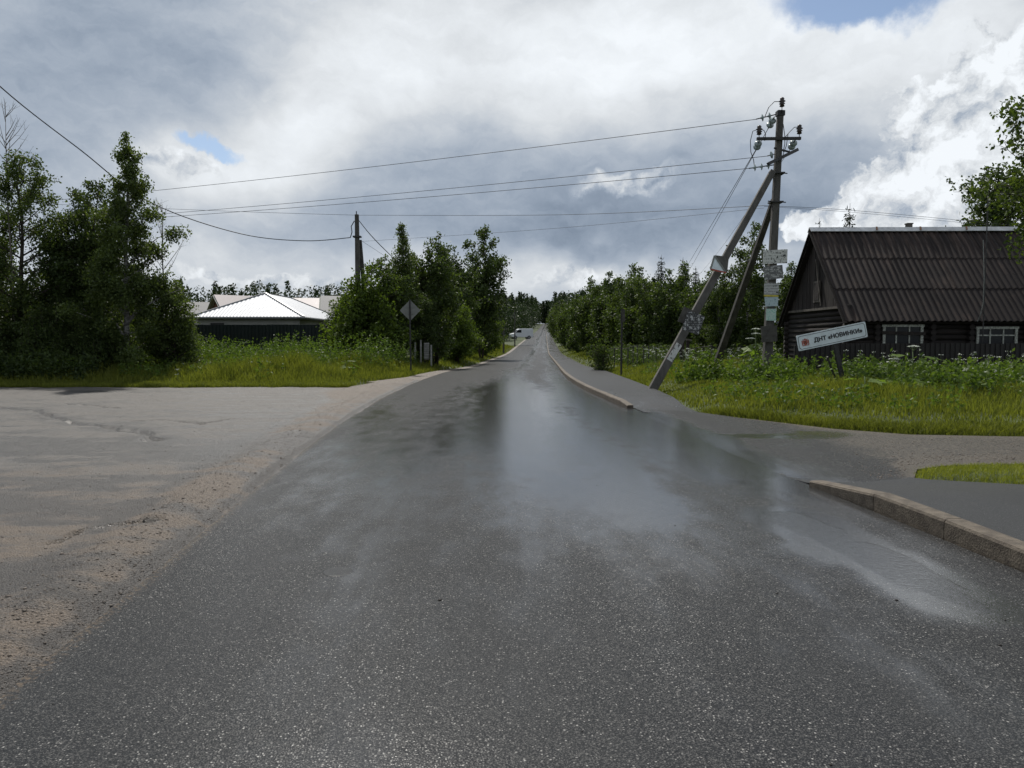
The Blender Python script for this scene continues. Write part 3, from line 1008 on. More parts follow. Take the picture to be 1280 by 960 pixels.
# ---- dark log house -------------------------------------------------
HX0, HX1, HYF, HYR, HYB = 13.35, 22.5, 29.6, 33.3, 37.0
HEZ, HRZ = 2.34, 6.49
hz0 = gz(16, 30)
house = thing('log_house', 'dark log cottage with steep brown corrugated roof and pale ridge cap', 'house', (HX0 + .4, 30.05, hz0))
wx0, wx1, wyf, wyb = 13.75, 22.1, 30.05, 36.55

def log_mesh(L, r):
    mb = MB()
    mb.tube([(-L / 2, 0, 0), (-L / 6, 0, .01), (L / 6, 0, -.008), (L / 2, 0, 0)], [r, r * .97, r * 1.02, r * .95], 10)
    return mb.mesh('log', M['log'], True)
lm_f, lm_g = log_mesh(wx1 - wx0 + .5, .125), log_mesh(wyb - wyf + .5, .125)
lm_s = log_mesh(wyb - wyf - .1, .125)
for k in range(12):
    z = hz0 + .15 + k * .225
    if z < 2.45:
        for yv in (wyf, wyb):
            o = link('log', lm_f, house); o.location = Vector(((wx0 + wx1) / 2, yv, z)) - house.location
    if z < 2.85:
        for xv in (wx0, wx1):
            o = link('log', lm_g if z < 2.05 else lm_s, house); o.location = Vector((xv, (wyf + wyb) / 2, z + .11)) - house.location
            o.rotation_euler.z = math.pi / 2 + random.uniform(-.004, .004)
# ends of the cross wall logs between the windows
le = MB(); le.tube([(0, -.2, 0), (0, .2, 0)], .115, 10); le_m = le.mesh('log_end', M['log'])
for xv in (14.75, 17.0, 18.55, 20.9):
    for k in range(5):
        o = link('log_end', le_m, house)
        o.location = Vector((xv, wyf - .12, hz0 + 1.25 + k * .225)) - house.location
# dark core behind the logs so that no light leaks through
part(MB().box(((wx0 + wx1) / 2, (wyf + wyb) / 2, (hz0 + 2.5) / 2 + .1), (wx1 - wx0 - .02, wyb - wyf - .02, 2.35)), 'inner_wall', M['log'], house)
# gable board
part(MB().box((wx0 - .17, (wyf + wyb) / 2, 2.96), (.10, wyb - wyf - .25, .10)), 'gable_ledge', M['trim'], house)
# upright planks of the gable
def roof_z(y):
    return HRZ - abs(y - HYR) * (HRZ - HEZ) / (HYR - HYF)
yv = wyf + .2
while yv < wyb - .1:
    wd = random.uniform(.13, .19)
    top = roof_z(yv + wd / 2) - .12
    if top > 3.1:
        dx = random.uniform(0, .03)
        part(MB().prism([(wx0 - .1 - dx, yv, 3.0), (wx0 - .1 - dx, yv + wd - .012, 3.0), (wx0 - .1 - dx, yv + wd - .012, roof_z(yv + wd) - .1), (wx0 - .1 - dx, yv, roof_z(yv) - .1)], (.03, 0, 0)), 'plank', M['plank'], house)
    yv += wd
part(MB().prism([(wx0 - .06, wyf, 2.9), (wx0 - .06, wyb, 2.9), (wx0 - .06, HYR, HRZ - .2)], (.05, 0, 0)), 'gable_backing', M['log'], house)
part(MB().prism([(wx1 + .06, wyf, 2.7), (wx1 + .06, wyb, 2.7), (wx1 + .06, HYR, HRZ - .2)], (.05, 0, 0)), 'gable_backing', M['log'], house)
# small dark hatch in the gable
hb = part(MB().box((wx0 - .155, 33.0, 3.75), (.04, .7, .95)), 'hatch', M['trim'], house)
part(MB().box((wx0 - .18, 33.0, 3.75), (.03, .52, .78)), 'hatch_board', M['log'], hb)
# two batons leaning over it
part(MB().bar((wx0 - .2, 33.1, 5.2), (wx0 - .22, 32.4, 3.1), .04, .04), 'loose_batten', M['trim'], house)
# corrugated sheets, three rows a side
slope_len = math.hypot(HYR - HYF, HRZ - HEZ)
def sheet_mesh(wd, L, period=.2, amp=.036, th=.012):
    n = int(round(wd / period)) * 8
    rows = 3
    V, F = [], []
    for side in (0, 1):
        for r in range(rows):
            for i in range(n + 1):
                x = wd * i / n
                V.append((x, L * r / (rows - 1), amp * math.cos(2 * math.pi * x / period) - th * side))
    m_ = n + 1
    for r in range(rows - 1):
        for i in range(n):
            a = r * m_ + i
            F.append((a, a + 1, a + m_ + 1, a + m_))
            b = rows * m_ + a
            F.append((b + m_, b + m_ + 1, b + 1, b))
    b0 = len(V)
    V += V[:n + 1] + V[rows * m_:rows * m_ + n + 1]
    for i in range(n):
        F.append((b0 + m_ + i, b0 + m_ + i + 1, b0 + i + 1, b0 + i))
    mb = MB(); mb.v = V; mb.f = F
    return mb.mesh('roof_sheet', M['slate'], True)
n_col, rows_ = 9, 3
cw = (HX1 - HX0) / n_col
rl = slope_len / rows_
sh = sheet_mesh(1.05, rl + .16, .2625)
th_ = math.atan2(HRZ - HEZ, HYR - HYF)
for side in (1, -1):
    for r in range(rows_):
        for c in range(n_col):
            o = link('roof_sheet', sh, house)
            s0 = r * rl - .08
            y0 = (HYF if side == 1 else HYB) + side * s0 * math.cos(th_)
            z0 = HEZ + s0 * math.sin(th_) + .075 + random.uniform(0, .008)
            x0 = HX0 + c * (HX1 - HX0 - .03) / n_col
            o.rotation_euler = (th_ - .012, 0, random.uniform(-.004, .004)) if side == 1 else (th_ - .012, 0, math.pi)
            o.location = Vector((x0 if side == 1 else x0 + 1.05, y0, z0 + .006 * (c % 2))) - house.location
# barge boards, rafters under the overhang, ridge
for yv in (HYF, HYB):
    part(MB().bar((HX0 + .02, yv, HEZ - .06), (HX0 + .02, HYR, HRZ - .06), .04, .16, up=(1, 0, 0)), 'barge_board', M['log'], house)
    part(MB().bar((HX1 - .02, yv, HEZ - .06), (HX1 - .02, HYR, HRZ - .06), .04, .16, up=(1, 0, 0)), 'barge_board', M['log'], house)
part(MB().box(((HX0 + HX1) / 2, HYF + .12, HEZ - .0), (HX1 - HX0 - .2, .05, .12)), 'eave_board', M['log'], house)
part(MB().prism([(HX0 + .05, HYF + .05, HEZ - .02), (HX0 + .05, HYR, HRZ - .03), (HX0 + .05, HYB - .05, HEZ - .02), (HX0 + .05, HYB - .15, HEZ - .1), (HX0 + .05, HYR, HRZ - .2), (HX0 + .05, HYF + .15, HEZ - .1)], (HX1 - HX0 - .1, 0, 0)), 'roof_decking', M['log'], house)
xs_ = [HX0 - .04, 16.1, 18.05, 20.1, HX1 + .05]
for k, (a, b) in enumerate(zip(xs_, xs_[1:])):
    mb = MB()
    h = HRZ + .14 + .008 * k
    mb.prism([(a, HYR - .21, h - .19), (a, HYR - .06, h), (a, HYR + .06, h), (a, HYR + .21, h - .19), (a, HYR + .2, h - .21), (a, HYR, h - .03), (a, HYR - .2, h - .21)], (b - a + .04, 0, 0))
    cap = part(mb, 'ridge_cap', M['ridge'], house)
    if 0 < k:
        part(MB().prism([(a + .1, HYR - .22, h - .15), (a + .16, HYR - .05, h + .012), (a + .24, HYR - .05, h + .012), (a + .18, HYR - .22, h - .15)], (0, .012, .012)), 'strap', M['strap'], cap)
p = at(1138, 291, 33.6)
ch = part(MB().box((p.x, p.y + .15, HRZ + .08), (.22, .22, .55)), 'chimney', M['concrete'], house)
part(MB().box((p.x, p.y + .15, HRZ + .37), (.27, .27, .05)), 'chimney_cap', M['concrete'], ch)
# windows
def house_window(x0, x1, z0, z1, boards):
    f = MB()
    yf = wyf - .16
    t_ = .1
    f.box(((x0 + x1) / 2, yf, z1), (x1 - x0 + .12, .07, t_))
    f.box(((x0 + x1) / 2, yf, z0), (x1 - x0 + .12, .07, t_))
    f.box((x0 + .03, yf + .003, (z0 + z1) / 2), (t_, .07, z1 - z0))
    f.box((x1 - .03, yf + .003, (z0 + z1) / 2), (t_, .07, z1 - z0))
    wobj = part(f, 'window', M['winframe'], house)
    for k in (1, 2):
        xm = lerp(x0, x1, k / 3)
        part(MB().box((xm, yf + .012, (z0 + z1) / 2), (.05, .04, z1 - z0 - .1)), 'muntin', M['winframe'], wobj)
    part(MB().box(((x0 + x1) / 2, yf + .018, lerp(z0, z1, .62)), (x1 - x0 - .06, .035, .045)), 'muntin', M['winframe'], wobj)
    g, tg_, bg = material('dark_window_glass') if 'wglass' not in M else (M['wglass'], None, None)
    if 'wglass' not in M:
        M['wglass'] = g
        bg.inputs['Base Color'].default_value = (.012, .013, .014, 1)
        bg.inputs['Roughness'].default_value = .2
        bg.inputs['Specular IOR Level'].default_value = .25
    for k in range(3):
        a, b = lerp(x0, x1, k / 3), lerp(x0, x1, (k + 1) / 3)
        part(MB().box(((a + b) / 2, yf + .03, (z0 + z1) / 2), (b - a - .03, .008, z1 - z0 - .08)), 'pane', g, wobj)
    part(MB().box(((x0 + x1) / 2, yf + .06, (z0 + z1) / 2), (x1 - x0, .02, z1 - z0)), 'backing', M['log'], wobj)
    if boards:
        part(MB().bar((x0 - .1, yf - .05, lerp(z0, z1, .66)), (x1 + .1, yf - .05, lerp(z0, z1, .60)), .03, .13, up=(0, 0, 1)), 'board', M['plank'], wobj)
zt, zb = at(1125, 407, 29.9).z, 1.05
house_window(at(1104, 415, 29.9).x, at(1153, 415, 29.9).x, zb + .3, zt, True)
house_window(at(1221, 415, 29.9).x, at(1271, 415, 29.9).x, zb + .25, zt - .09, False)

# service mast with its cable
p0, p1 = at(1229, 408, 29.3), at(1229, 238, 29.3)
mast = thing('cable_mast', 'thin dark mast with drooping pale cable before the cottage roof', 'mast', (p0.x, 29.3, 2.15))
part(MB().tube([(p0.x, 29.3, 1.5), (p0.x, 29.3, p1.z)], .022, 8), 'pole', M['steel'], mast)
part(MB().tube([at(1229, 300, 29.2), at(1230, 350, 29.1), at(1229, 378, 29.1), at(1226, 392, 29.15), at(1222, 402, 29.3)], .016, 6), 'cable', M['sign_grey'], mast)

# dark sheet fence in front of the house --------------------------------
def prof_panel(wd, h, period=.2, depth=.03):
    n = int(round(wd / period))
    pts = []
    for i in range(n):
        x = i * wd / n
        q = wd / n
        pts += [(x, 0), (x + q * .5, 0), (x + q * .6, depth), (x + q * .9, depth)]
    pts.append((wd, 0))
    V = [(x, y, 0) for x, y in pts] + [(x, y, h) for x, y in pts]
    m_ = len(pts)
    F = [(i, i + 1, m_ + i + 1, m_ + i) for i in range(m_ - 1)]
    mb = MB(); mb.v = V; mb.f = F
    return mb

def sheet_fence(name, label, a, b, h, mat, panel_w, post_mat, z0):
    a, b = Vector(a), Vector(b)
    L = (b - a).length
    n = max(1, int(round(L / panel_w)))
    root = thing(name, label, 'fence', (a.x, a.y, z0), math.atan2(b.y - a.y, b.x - a.x))
    me = prof_panel(L / n, h).mesh('panel', mat)
    for i in range(n):
        o = link('panel', me, root, (i * L / n, .004 * (i % 2), .08 + random.uniform(-.012, .012)))
    for k in range(0, n + 1, 2):
        MB().box((k * L / n, .075, h / 2), (.06, .06, h)).build('post', post_mat, root)
    for zz in (.4, h - .35):
        MB().box((L / 2, .05, zz), (L, .025, .04)).build('rail', post_mat, root)
    return root
zf = gz(14, 27)
sheet_fence('sheet_fence', 'low dark brown profiled sheet fence before the log cottage', (10.4, 27, 0), (23.6, 27, 0), 1.46 - zf - .06, M['fence_dark'], 1.1, M['steel'], zf)
zf = gz(-15, 40)
sheet_fence('sheet_fence', 'tall dark green profiled sheet fence before the white roofed house', (-26, 40, 0), (-7.6, 40.3, 0), 2.28, M['fence_green'], 1.15, M['steel'], zf)
# low thin fence by the trees
lf = thing('rail_fence', 'low rusty fence of thin posts and rails under the dense trees', 'fence', (at(785, 433, 38).x, 38, gz(6, 38)))
tops = []
for x in (748, 768, 785, 791.6, 797, 804.7, 811, 820, 842, 870, 890, 914, 939):
    q = at(x, 433 + random.uniform(-2, 2) - (3 if x == 890 else 0), 38 - (x - 785) * .012)
    tops.append(q)
    part(MB().bar((q.x, q.y, gz(q.x, q.y) - .1), q, .05, .05), 'post', M['steel'], lf)
for a, b in list(zip(tops, tops[1:])):
    if (b.x - a.x) < 1.3:
        part(MB().bar(a + Vector((0, .03, -.06 + random.uniform(-.05, .03))), b + Vector((0, .03, -.06 + random.uniform(-.06, .03))), .03, .04), 'rail', M['deadwood'] if random.random() < .35 else M['steel'], lf)
q = at(855, 424, 36)
gb = thing('old_gate_posts', 'pair of rotten upright boards with a cap beside the rail fence', 'post', (q.x, 36, gz(q.x, 36)))
zg = gz(q.x, 36)
part(MB().box((q.x - .1, 36, (q.z + zg) / 2), (.24, .08, q.z - zg)), 'board', M['plank'], gb)
part(MB().bar((q.x + .18, 36.02, zg), (q.x + .2, 36.02, q.z - .05), .16, .07), 'board', M['plank'], gb)
part(MB().bar((q.x - .25, 35.95, q.z + .02), (q.x + .34, 35.95, q.z - .04), .05, .08, up=(0, 0, 1)), 'cap_board', M['trim'], gb)
# pale posts and lattice at the bushes
q = at(519, 425, 41)
pf = thing('picket_remnant', 'pale fence posts with a slatted board among the roadside bushes', 'fence', (q.x, 41, gz(q.x, 41)))
for x, yt in ((519, 428), (526, 425), (539, 431)):
    q = at(x, yt, 41)
    part(MB().box((q.x, 41, (q.z + gz(q.x, 41)) / 2), (.085, .07, q.z - gz(q.x, 41))), 'post', M['post_white'], pf)
a, b = at(530, 428, 41.1), at(536.5, 428, 41.1)
for k in range(9):
    part(MB().box(((a.x + b.x) / 2, 41.1, a.z - .06 - k * .1), (b.x - a.x, .03, .075)), 'slat', M['post_white'], pf)
part(MB().box(((a.x + b.x) / 2, 41.14, a.z - .5), (b.x - a.x - .04, .03, .95)), 'backing', M['deadwood'], pf)

# ---- white roofed house ----------------------------------------------
def flat_part(root, name, pts, th, mat, nrm=(0, 0, -1)):
    return part(MB().prism(pts, Vector(nrm) * th), name, mat, root)
wh = thing('hipped_house', 'grey rendered bungalow with a shining white hipped metal roof', 'house', (-15.8, 50, gz(-15.8, 50)))
WX0, WX1, WY0, WY1, WEZ, WAZ = -19.2, -12.4, 44.0, 56.0, 2.98, 4.58
z0 = gz(-15.8, 50)
part(MB().box(((WX0 + WX1) / 2, (WY0 + WY1) / 2, (z0 + 2.9) / 2), (WX1 - WX0 - .7, WY1 - WY0 - .7, 2.9 - z0)), 'wall', M['render'], wh)
part(MB().box(((WX0 + WX1) / 2, (WY0 + WY1) / 2, 2.9), (WX1 - WX0 - .1, WY1 - WY0 - .1, .12)), 'eave_soffit', M['greyroof'], wh)
apx = (WX0 + WX1) / 2
A1, A2 = Vector((apx, WY0 + 3.4, WAZ)), Vector((apx, WY1 - 3.4, WAZ))
def ribbed_face(root, name, e0, e1, r0, r1, mat, period=.2, amp=.02):
    """a roof plane from eave e0-e1 to ridge r0-r1, ribs running up the slope"""
    e0, e1, r0, r1 = map(Vector, (e0, e1, r0, r1))
    ex = (e1 - e0); L = ex.length; ex.normalize()
    up = (r0 - e0) - ex * (r0 - e0).dot(ex); up_l = up.length; up.normalize()
    nrm = ex.cross(up)
    if nrm.z < 0:
        nrm = -nrm
    xa, xb = (r0 - e0).dot(ex), (r1 - e0).dot(ex)
    n = int(L / period) * 4
    V, F = [], []
    for i in range(n + 1):
        x = L * i / n
        if x < xa:
            s = x / max(xa, 1e-6)
        elif x > xb:
            s = (L - x) / max(L - xb, 1e-6)
        else:
            s = 1.0
        hgt = amp if (i % 4) in (0, 1) else 0
        V.append(e0 + ex * x + nrm * hgt)
        V.append(e0 + ex * x + up * (up_l * s) + nrm * hgt)
    for i in range(n):
        F.append((2 * i, 2 * i + 2, 2 * i + 3, 2 * i + 1))
    mb = MB().add(V, F)
    o = part(mb, name, mat, root)
    md = o.modifiers.new('s', 'SOLIDIFY'); md.thickness = .02
    return o
c00, c10, c11, c01 = (WX0, WY0, WEZ), (WX1, WY0, WEZ), (WX1, WY1, WEZ), (WX0, WY1, WEZ)
ribbed_face(wh, 'roof_slope', c00, c10, A1, A1 + Vector((.001, 0, 0)), M['whiteroof'])
ribbed_face(wh, 'roof_slope', c10, c11, A1, A2, M['whiteroof'])
ribbed_face(wh, 'roof_slope', c01, c00, A2, A1, M['whiteroof'])
ribbed_face(wh, 'roof_slope', c11, c01, A2, A2 + Vector((-.001, 0, 0)), M['whiteroof'])
for a, b in ((c00, A1), (c10, A1), (c11, A2), (c01, A2), (A1, A2)):
    part(MB().bar(Vector(a) + Vector((0, 0, .03)), Vector(b) + Vector((0, 0, .04)), .14, .05, up=(0, 0, 1)), 'ridge_cap', M['galv'], wh)
part(MB().tube([(WX0, WY0 - .05, WEZ - .05), (WX1 + .05, WY0 - .05, WEZ - .05), (WX1 + .05, WY1, WEZ - .05)], .05, 6), 'gutter', M['galv'], wh)
part(MB().box((-17.7, WY0 + .34, 2.45), (.8, .04, .35)), 'vent_window', M['steel'], wh)

def far_house(name, label, c, L, Wd, ez, rz_, rot, wall, roof, gable):
    z0 = gz(c[0], c[1])
    root = thing(name, label, 'house', (c[0], c[1], z0), rot, 'cottages beyond the green fence')
    h = ez - z0
    MB().box((0, 0, h / 2), (L, Wd, h)).build('wall', wall, root)
    hr = rz_ - z0
    for s in (-1, 1):
        MB().prism([(s * L / 2, -Wd / 2, h), (s * L / 2, Wd / 2, h), (s * L / 2, 0, hr)], (-s * .05, 0, 0)).build('gable', gable, root)
        y1 = s * (Wd / 2 + .4)
        zl = h - .4 * (hr - h) / (Wd / 2)
        ro = MB().prism([(-L / 2 - .4, y1, zl), (L / 2 + .4, y1, zl), (L / 2 + .4, 0, hr + .02), (-L / 2 - .4, 0, hr + .02)], (0, s * .04, .08)).build('roof_slope', roof, root)
        for e in (-1, 1):
            MB().bar((e * (L / 2 + .42), y1, zl - .02), (e * (L / 2 + .42), 0, hr), .05, .2, up=(1, 0, 0)).build('barge_board', M['winframe'], ro)
    for k in range(2):
        wv_ = MB().box((-L / 4 + k * L / 2, -Wd / 2 - .02, h * .55), (1.0, .05, 1.1)).build('window', M['winframe'], root)
        MB().box((-L / 4 + k * L / 2, -Wd / 2 - .05, h * .55), (.8, .03, .9)).build('pane', M['wglass'], wv_)
    return root
fh = far_house('far_cottage', 'brown clad cottage with pale pink roof and a metal flue', (at(300, 380, 76).x, 78, 0), 6.0, 5.0, 4.3, 6.15, R(40), M['brickbrown'], M['pinkroof'], M['brickbrown'])
MB().tube([(.8, -.9, 5), (.8, -.9, 6.5)], .1, 8).build('flue', M['galv'], fh)
far_house('far_cottage', 'low cottage with plain dark grey roof behind the birches', (at(252, 380, 84).x, 86, 0), 8, 6, 4.2, 5.9, R(8), M['render'], M['greyroof'], M['render'])
far_house('far_cottage', 'cottage with long pinkish white roof behind the hipped bungalow', (at(394, 380, 80).x - .6, 82, 0), 5.2, 7.5, 4.3, 6.15, R(4), M['render'], M['pinkroof'], M['render'])
far_house('far_cottage', 'small cottage with steep grey roof half hidden by roadside bushes', (at(426, 380, 62).x, 64, 0), 3.4, 4.5, 3.7, 5.3, R(12), M['render'], M['greyroof'], M['render'])

# ================================================================== poles and wires
def nail(x, y, d=25.0):
    return at(x, y, d)
pb_ = at(957.5, 478, 25); zb_ = gz(pb_.x, 25)
pole = thing('utility_pole', 'tall concrete utility pole covered with notices, braced by two leaning struts', 'utility pole', (pb_.x, 25, zb_))
top = at(975.5, 138, 25)
base = Vector((pb_.x - .005, 25, zb_ - .3))
part(MB().bar(base, top, .30, .27, .19, .17), 'shaft', M['concrete'], pole, bevel=.02)
def along(x_y):
    y_ = x_y
    t_ = (at(0, y_, 25).z - base.z) / (top.z - base.z)
    return base.lerp(top, t_)
s1t, s1b = at(966, 214, 24.75), at(806, 482, 22.6)
s1b.z = gz(s1b.x, s1b.y) - .15
st1 = part(MB().bar(s1b, s1t, .27, .24, .19, .17), 'strut', M['concrete'], pole, bevel=.02)
s2t, s2b = at(967.5, 250, 25.25), at(890, 464, 31)
s2b.z = gz(s2b.x, s2b.y) - .15
part(MB().bar(s2b, s2t, .27, .24, .18, .17), 'strut', M['concrete'], pole, bevel=.02)
# clamps
for yy2, dx in ((217, 0), (253, 0)):
    c_ = along(yy2)
    part(MB().box(c_, (.42, .34, .05)), 'clamp', M['steel'], pole)
    part(MB().tube([c_ + Vector((-.3, -.12, .02)), c_ + Vector((.3, -.12, -.02))], .018, 6), 'bolt', M['steel'], pole)
# top cap bracket, cross arms
part(MB().box(along(142) + Vector((0, 0, 0)), (.25, .23, .16)), 'top_bracket', M['steel'], pole)
part(MB().bar(at(946, 173.5, 24.85), at(1001, 173, 24.85), .09, .08), 'crossarm', M['steel'], pole)
part(MB().bar(at(997, 187, 25.5), at(960, 205, 24.5), .10, .08), 'crossarm', M['steel'], pole)
part(MB().bar(at(968, 185, 24.9), at(987, 190, 25.3), .05, .05), 'crossarm_brace', M['steel'], pole)

def pin_insulator(x, y, d):
    c_ = at(x, y, d)
    mb = MB().lathe([(.012, -.32), (.012, -.12), (.05, -.12), (.085, -.10), (.06, -.05), (.10, -.02), (.06, .02), (.115, .06), (.06, .10), (.075, .14), (.05, .18), (0.001, .19)], 14, Matrix.Translation(c_))
    o = part(mb, 'pin_insulator', M['porcelain'], pole, True)
for x, y in ((949, 164), (999.3, 163), (977.6, 129)):
    pin_insulator(x, y, 24.85)

def string_insulator(a, b, n=3):
    a, b = Vector(a), Vector(b)
    d = b - a
    rot = d.to_track_quat('Z', 'Y').to_matrix().to_4x4()
    mb = MB()
    mb.tube([a, b], .018, 6)
    o = part(mb, 'strain_fitting', M['steel'], pole)
    for k in range(n):
        c_ = a.lerp(b, (k + .9) / (n + .8))
        mbk = MB().lathe([(.02, -.05), (.06, -.03), (.125, 0), (.11, .012), (.04, .02), (.025, .07)], 14, Matrix.Translation(c_) @ rot)
        part(mbk, 'insulator_disc', M['glass_ins'], o, True)
D0 = 24.8
string_insulator(at(970, 143, D0), at(945, 149, 24.9), 2)
string_insulator(at(968, 146, D0), at(960, 161, 25.5), 2)
string_insulator(at(949, 176, D0), at(945, 187, 25.5), 2)
string_insulator(at(994, 175, D0), at(987.5, 187, 25.6), 2)
string_insulator(at(970, 192, D0), at(959, 195, 25), 1)
string_insulator(at(968, 206, 24.6), at(936, 210.5, 24.8), 3)
for pts in ([(977, 127), (968, 127), (961, 134), (956, 146)], [(949, 161), (941, 164), (938, 176), (938.5, 190), (942, 200), (943, 208)],
            [(949, 161), (955, 163), (957, 168), (956, 176)], [(999, 159), (993, 159), (986, 166), (982, 171)],
            [(979, 155), (981, 170), (981, 180), (979, 190)], [(985, 168), (983, 182), (980, 190), (976, 203)]):
    part(MB().tube([at(x, y, 24.8) for x, y in pts], .012, 6), 'jumper', M['wire'], pole)

def wire(name, label, pix, r=.013, group=None, n=24):
    """a hanging line through (x, y, depth) points, evenly eased between them"""
    P = [at(*q) for q in pix]
    if len(P) == 2:
        a, b = P
        sag = (b - a).length * .006
        pts = [a.lerp(b, i / n) - Vector((0, 0, 4 * sag * (i / n) * (1 - i / n))) for i in range(n + 1)]
    else:
        pts = []
        for k in range(len(P) - 1):
            p0, p1, p2, p3 = P[max(k - 1, 0)], P[k], P[k + 1], P[min(k + 2, len(P) - 1)]
            for i in range(8):
                t = i / 8
                pts.append(.5 * ((2 * p1) + (p2 - p0) * t + (2 * p0 - 5 * p1 + 4 * p2 - p3) * t * t + (3 * p1 - p0 - 3 * p2 + p3) * t ** 3))
        pts.append(P[-1])
    o = link(name, None)
    bpy.data.objects.remove(o)
    mb = MB().tube(pts, r * .72, 6)
    return tag(mb.build(name, M['wire'], None), label, 'wire', group)
wire('power_line', 'topmost power wire from the braced pole, passing over the birches', [(946, 149, 24.9), (-190, 270, 52)], .014)
wire('power_line', 'power wire from the arm tip strung below the topmost wire', [(960, 195, 25), (-190, 291, 52)], .013)
wire('power_line', 'power wire from the long glass insulator string on the braced pole', [(936, 210.5, 24.8), (-190, 290, 52)], .013)
wire('service_line', 'low wire from the strut top to the tip of the slim far pole', [(955, 257, 24.7), (700, 268.5, 31), (446, 269, 40)], .012)
wire('service_line', 'low wire from the slim far pole tip into the birches', [(446, 269, 40), (300, 264.5, 42), (60, 255, 46)], .012)
wire('service_line', 'thin slack wire from the strut to below the slim pole tip', [(955, 260, 24.7), (700, 285, 31), (449, 302, 40)], .008)
wire('service_line', 'upper wire of the pair crossing above the cottage ridge', [(955, 257, 24.7), (1090, 265, 29), (1330, 288, 38)], .010)
wire('service_line', 'lower wire of the pair crossing above the cottage ridge', [(955, 258, 24.7), (1090, 267.5, 29), (1330, 291, 38)], .008)
wire('power_line', 'wire from the crossarm tip slanting down behind the strut', [(945, 187, 25.5), (858, 334, 70), (848, 349, 84)], .016)
wire('power_line', 'wire from the top bracket slanting down to the trees', [(960, 161, 25.5), (865, 332, 70), (856, 347, 84)], .016)
wire('power_line', 'wire from the other crossarm tip down past the triangular sign', [(987.5, 187, 25.6), (903, 308, 62), (873, 345, 84)], .012)
wire('black_cable', 'thick black twisted cable sagging across to the slim far pole', [(-160, -50, 17), (0, 108, 24), (100, 187, 29), (190, 254, 33), (300, 292, 37), (380, 301, 39), (438, 297, 40)], .03)
# slim far pole
q = at(449, 450, 40.3)
p2 = thing('utility_pole', 'slim grey concrete pole with a tarred prop rising above roadside bushes', 'utility pole', (q.x, 40.3, gz(q.x, 40.3)))
t2 = at(446, 268, 40.3)
part(MB().bar((q.x, 40.3, gz(q.x, 40.3) - .2), t2, .34, .28, .20, .18), 'shaft', M['concrete'], p2, bevel=.02)
part(MB().bar(at(462, 450, 41.0), at(450, 300, 40.7), .26, .2, .17, .15), 'strut', M['concrete_dark'], p2)
part(MB().box(at(446.5, 296, 40.3), (.42, .36, .08)), 'clamp', M['steel'], p2)
part(MB().tube([at(445.5, 268, 40.3), at(445.5, 264, 40.3)], .03, 6), 'hook', M['steel'], p2)
part(MB().tube([at(438, 297, 40.0), at(440, 290, 40.0), at(439, 283, 40.1), at(443, 276, 40.1)], .028, 6), 'cable_tail', M['wire'], p2)
wire('black_cable', 'black cable dropping from the slim pole into the bushes', [(448, 275, 40.5), (485, 316, 44), (560, 385, 70)], .03)
wire('service_line', 'thin drop wire from the slim pole clamp into the bushes', [(450, 300, 40.5), (475, 316, 44), (560, 372, 72)], .012)

# notices on the pole ---------------------------------------------------
def flat_notice(name, label, quad, d, mat, cat='notice', th=.012):
    pts = [at(x, y, d) for x, y in quad]
    c_ = sum(pts, Vector()) / 4
    o = link(name, None, loc=c_)
    bpy.data.objects.remove(o)
    mb = MB().prism([q_ - c_ for q_ in pts], (0, th, 0))
    ob = mb.build(name, mat, None)
    ob.location = c_
    return tag(ob, label, cat, None)
flat_notice('notice', 'large torn white notice topmost on the braced pole', [(954, 313), (984.5, 311.5), (984, 329), (953.5, 330)], 24.78, paper('torn_white_paper', (.66, .66, .62), (.03, .03, .03), 5, .45, .08, 1.3))
flat_notice('notice', 'smudged grey notice below the large torn white one', [(954, 333.5), (978, 331), (979.5, 347.5), (956, 350.5)], 24.76, paper('smudged_paper', (.5, .5, .48), (.12, .12, .12), 9, .6, .17, 3.1))
flat_notice('notice', 'small white notice with dark print and yellow foot', [(955.5, 353.5), (974, 354), (973, 368.5), (955, 368)], 24.74, paper('printed_paper', (.58, .58, .56), (.03, .03, .03), 10, .6, .05, 5.2))
flat_notice('notice', 'narrow yellow strip of paper between two pale notices', [(955, 368.4), (973, 368.9), (973, 371), (955, 370.6)], 24.74, simple('yellow_paper', (.5, .42, .08), .7, .2, 9))
flat_notice('notice', 'pale blue notice with faint picture below the yellow strip', [(955.5, 371.6), (972.8, 371.2), (972.4, 382.5), (957, 383)], 24.75, paper('bluish_paper', (.46, .56, .58), (.12, .2, .25), 6, .4, .06, 7.7))
flat_notice('notice', 'small pale green leaflet above the dark board', [(958, 386), (970.3, 386), (970, 401), (957.5, 400.5)], 24.75, paper('greenish_paper', (.5, .62, .56), (.15, .42, .34), 9, .45, .08, 9.4))
flat_notice('notice_board', 'blank dark weathered board lowest on the braced pole', [(951.3, 408), (971.2, 406.5), (972, 426.5), (952.5, 428)], 24.7, M['concrete_dark'], 'board', .03)
